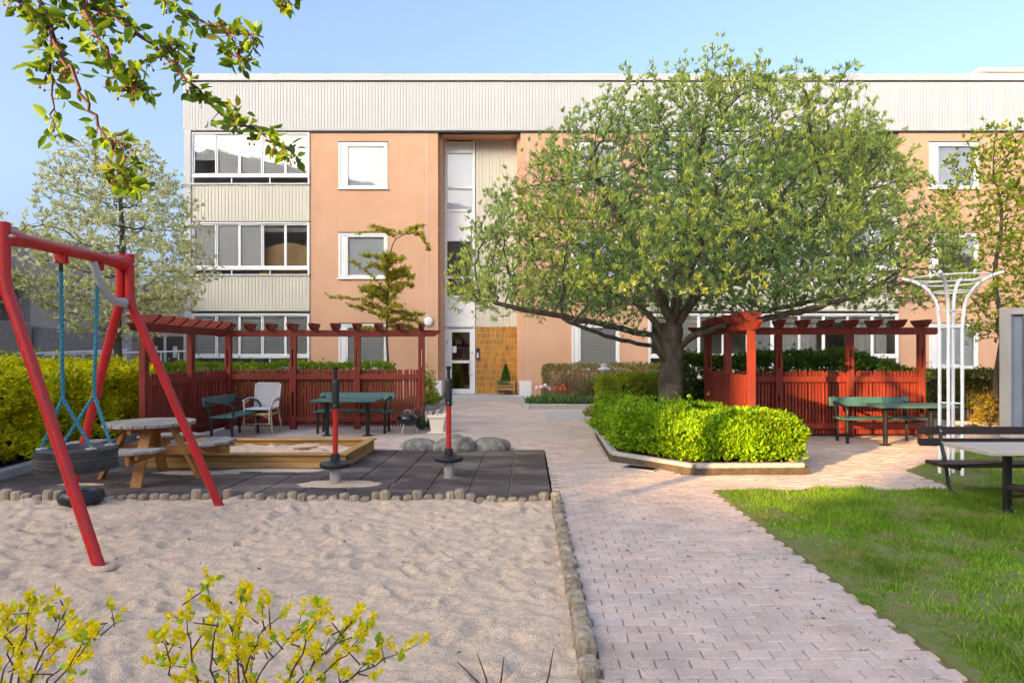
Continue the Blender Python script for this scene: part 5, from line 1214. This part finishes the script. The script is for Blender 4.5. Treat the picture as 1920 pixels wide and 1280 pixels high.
lbranch((lx_, ly_, 2.75), at(617, 560, 17), .12, .012, 4); lbranch((lx_, ly_, 3.15), at(655, 490, 17), .12, .012, 4)
mb.build('trunk', bark_l, T, smooth=True)
P = np.array([tuple(p) for p in LPs]); Dn = np.array([tuple(p) for p in LDs])
Q, A, Ls, Ws, C = clusters(P, Dn, 8, .7, .065, .030, [(.56, .48, .05), (.42, .46, .04), (.60, .46, .08), (.32, .24, .05)], [3, 3, 2, 1])
leaf_mesh('crown', Q, A, Ls, Ws, C, leaf_m, T)
# ---- overhanging crab apple, trunk out of view at the left
T = thing('crab_apple_tree', (0, 0, 0), 'overhanging crab apple boughs with green leaves and dark red buds at top left', 'tree')
mb = MB(); root = Vector((-3.75, 2.3, 0)); crown = Vector((-3.3, 2.7, 3.1)); mb.tube([root, (-3.7, 2.35, 1.0), (-3.55, 2.5, 2.0), crown], [.13, .11, .09, .07], 10)
hub = Vector((-2.5, 3.0, 3.95)); mb.tube([crown, (-3.0, 2.85, 3.6), hub], [.06, .045, .032], 8)
hub2 = Vector((-1.9, 3.1, 3.85)); mb.tube([hub, hub2], [.03, .022], 8)
BR = [([(150, -70), (205, 5), (238, 48), (300, 95), (345, 145), (400, 200), (450, 235), (500, 252), (552, 288)], 3.05, hub, .014, 1.0),
      ([(260, -60), (310, 0), (345, 22), (390, 45), (430, 58), (495, 72)], 3.25, hub2, .010, .75),
      ([(430, 58), (440, 85), (455, 112)], 3.25, None, .006, .8),
      ([(50, -70), (75, 10), (95, 55), (118, 110), (150, 165), (178, 220), (212, 270), (240, 322), (250, 350)], 2.9, hub, .013, .30),
      ([(95, 55), (92, 105), (97, 150), (98, 205), (100, 250)], 2.9, None, .008, .75),
      ([(130, -50), (160, 15), (178, 60), (205, 105), (235, 140), (270, 168)], 2.8, hub, .012, 1.1),
      ([(160, 15), (190, 20), (238, 48)], 2.9, None, .009, .8), ([(20, -40), (40, 5), (70, 20), (105, 40)], 2.8, hub, .009, .9),
      ([(500, -60), (530, -10), (545, 8)], 3.2, hub2, .007, .5), ([(300, 95), (330, 92), (345, 82)], 3.05, None, .005, .9), ([(212, 270), (222, 312), (245, 345)], 2.9, None, .006, .8)]
LPs, LDs, bud = [], [], MB()
for pts, D, hb_, r0, dens in BR:
    W_ = [at(x, y, D+random.uniform(-.06, .06)) for x, y in pts]; fine = [W_[0]]
    for a, b_ in zip(W_[:-1], W_[1:]):
        for k in range(1, 5): fine.append(a.lerp(b_, k/4)+Vector([random.gauss(0, .006) for _ in range(3)]))
    full = ([hb_]+fine) if hb_ is not None else fine
    mb.tube(full, [r0*(1-.75*k/len(full)) for k in range(len(full))], 6)
    for a, b_ in zip(fine[:-1], fine[1:]):
        if b_.z > 3.6: continue
        for _ in range(np.random.RandomState(int(abs(a.x)*1e4) % 9999).poisson(2.3*dens)):
            p = a.lerp(b_, random.random()); t = (b_-a).normalized(); dv = (Vector((random.gauss(0, 1), random.gauss(0, 1), random.gauss(-.1, .8))).normalized()+t*.5).normalized(); q = p+dv*random.uniform(.015, .07)
            mb.tube([p, q], [.003, .0015], 3, False); LPs.append(q); LDs.append(dv)
            if random.random() < .22:
                for _ in range(3):
                    e = q+Vector((random.gauss(0, .02), random.gauss(0, .02), random.uniform(-.05, .01))); mb.tube([q, e], .0012, 3, False); bud.lathe([(0, -.008), (.006, -.002), (.005, .004), (0, .009)], 6, e)
mb.build('trunk', twig_red, T, smooth=True); bud.build('buds', M('crab_apple_bud', (.22, .02, .04), .5), T, smooth=True)['kind'] = 'stuff'
P = np.array([tuple(p) for p in LPs]); Dn = np.array([tuple(p) for p in LDs])
Q, A, Ls, Ws, C = clusters(P, Dn, 3, .65, .066, .036, [(.15, .29, .02), (.23, .38, .025), (.09, .19, .015), (.22, .24, .04)], [3, 3, 2, 1], up=-.1)
leaf_mesh('crown', Q, A, Ls, Ws, C, leaf_m, T, rnd_=True)
# ---- flowering shrub at the bottom of the view
def catkin_shrub(label, base, tips, D):
    T = thing('flowering_shrub', (0, 0, 0), label, 'shrub'); mb = MB(); P, Dn, FP, FD = [], [], [], []
    for px, py in tips:
        tip = at(px, py, D+random.uniform(-.22, .22)); b0 = Vector((base[0]+random.gauss(0, .05), base[1]+random.gauss(0, .05), 0)); mid = b0.lerp(tip, .55)+Vector((random.gauss(0, .03), random.gauss(0, .03), .08))
        pts = [b0.lerp(mid, k/4) for k in range(4)]+[mid.lerp(tip, k/6)+Vector([random.gauss(0, .006) for _ in range(3)]) for k in range(7)]
        mb.tube(pts, [.0052*(1-.75*k/10) for k in range(11)], 5)
        for k in range(4, 11):
            for _ in range((0 if k < 6 and k % 2 else 1) if k < 9 else 2):
                p = pts[k]+Vector([random.gauss(0, .01) for _ in range(3)]); dv = Vector((random.gauss(0, .7), random.gauss(0, .7), random.uniform(.1, 1.1)))
                if random.random() < .4:
                    q = p+dv.normalized()*random.uniform(.03, .09); mb.tube([p, q], [.003, .0018], 4, False); p = q
                FP.append(tuple(p)); FD.append(tuple(dv)); 
                if random.random() < .5: P.append(tuple(p)); Dn.append(tuple(dv))
    mb.build('stem', twig_red, T, smooth=True)
    FP, FD = np.array(FP), unit(np.array(FD)+np.array([0, 0, .5]))
    m = 24; Q = np.repeat(FP, m, 0)+np.repeat(FD, m, 0)*(rng.random((len(FP)*m, 1))*.052); A = unit(np.repeat(FD, m, 0)*.7+rng.normal(size=Q.shape)*.75)
    leaf_mesh('blossom', Q, A, .021, .012, mixcol(len(Q), [(.95, .74, .02), (.90, .76, .03), (.96, .84, .08)], None, .1), petal_m, T, kind='stuff')
    Q, A, Ls, Ws, C = clusters(np.array(P), np.array(Dn), 3, .6, .032, .022, [(.24, .46, .03), (.34, .54, .04), (.45, .58, .04)])
    leaf_mesh('foliage', Q, A, Ls, Ws, C, leaf_m, T, rnd_=True)
catkin_shrub('yellow blossoming shrub twigs at the bottom centre left of the sand', (-1.02, 2.25), [(455, 1112), (402, 1128), (346, 1142), (600, 1142), (660, 1168), (548, 1182), (775, 1210), (306, 1195), (500, 1162), (432, 1172), (470, 1215), (620, 1200), (700, 1240), (330, 1245), (410, 1240), (690, 1185)], 2.25)
catkin_shrub('yellow blossoming shrub twigs at the bottom left corner', (-1.85, 2.2), [(60, 1122), (128, 1142), (12, 1152), (202, 1168), (158, 1195), (30, 1215), (110, 1215), (-30, 1150)], 2.2)
tw = thing('bare_twigs', (0, 0, 0), 'leafless brown twigs poking up beside the log edging at the bottom', 'twigs'); mb = MB()
for a, b_ in (((930, 1330), (858, 1240)), ((925, 1330), (945, 1230)), ((1010, 1330), (1038, 1215)), ((920, 1330), (895, 1225))):
    p, q = at(*a, 2.55), at(*b_, 2.6); mb.tube([(p.x, p.y, -.02), p, p.lerp(q, .5)+Vector((.01, 0, .01)), q], [.006, .005, .004, .002], 5)
mb.build('twig', twig_red, tw)
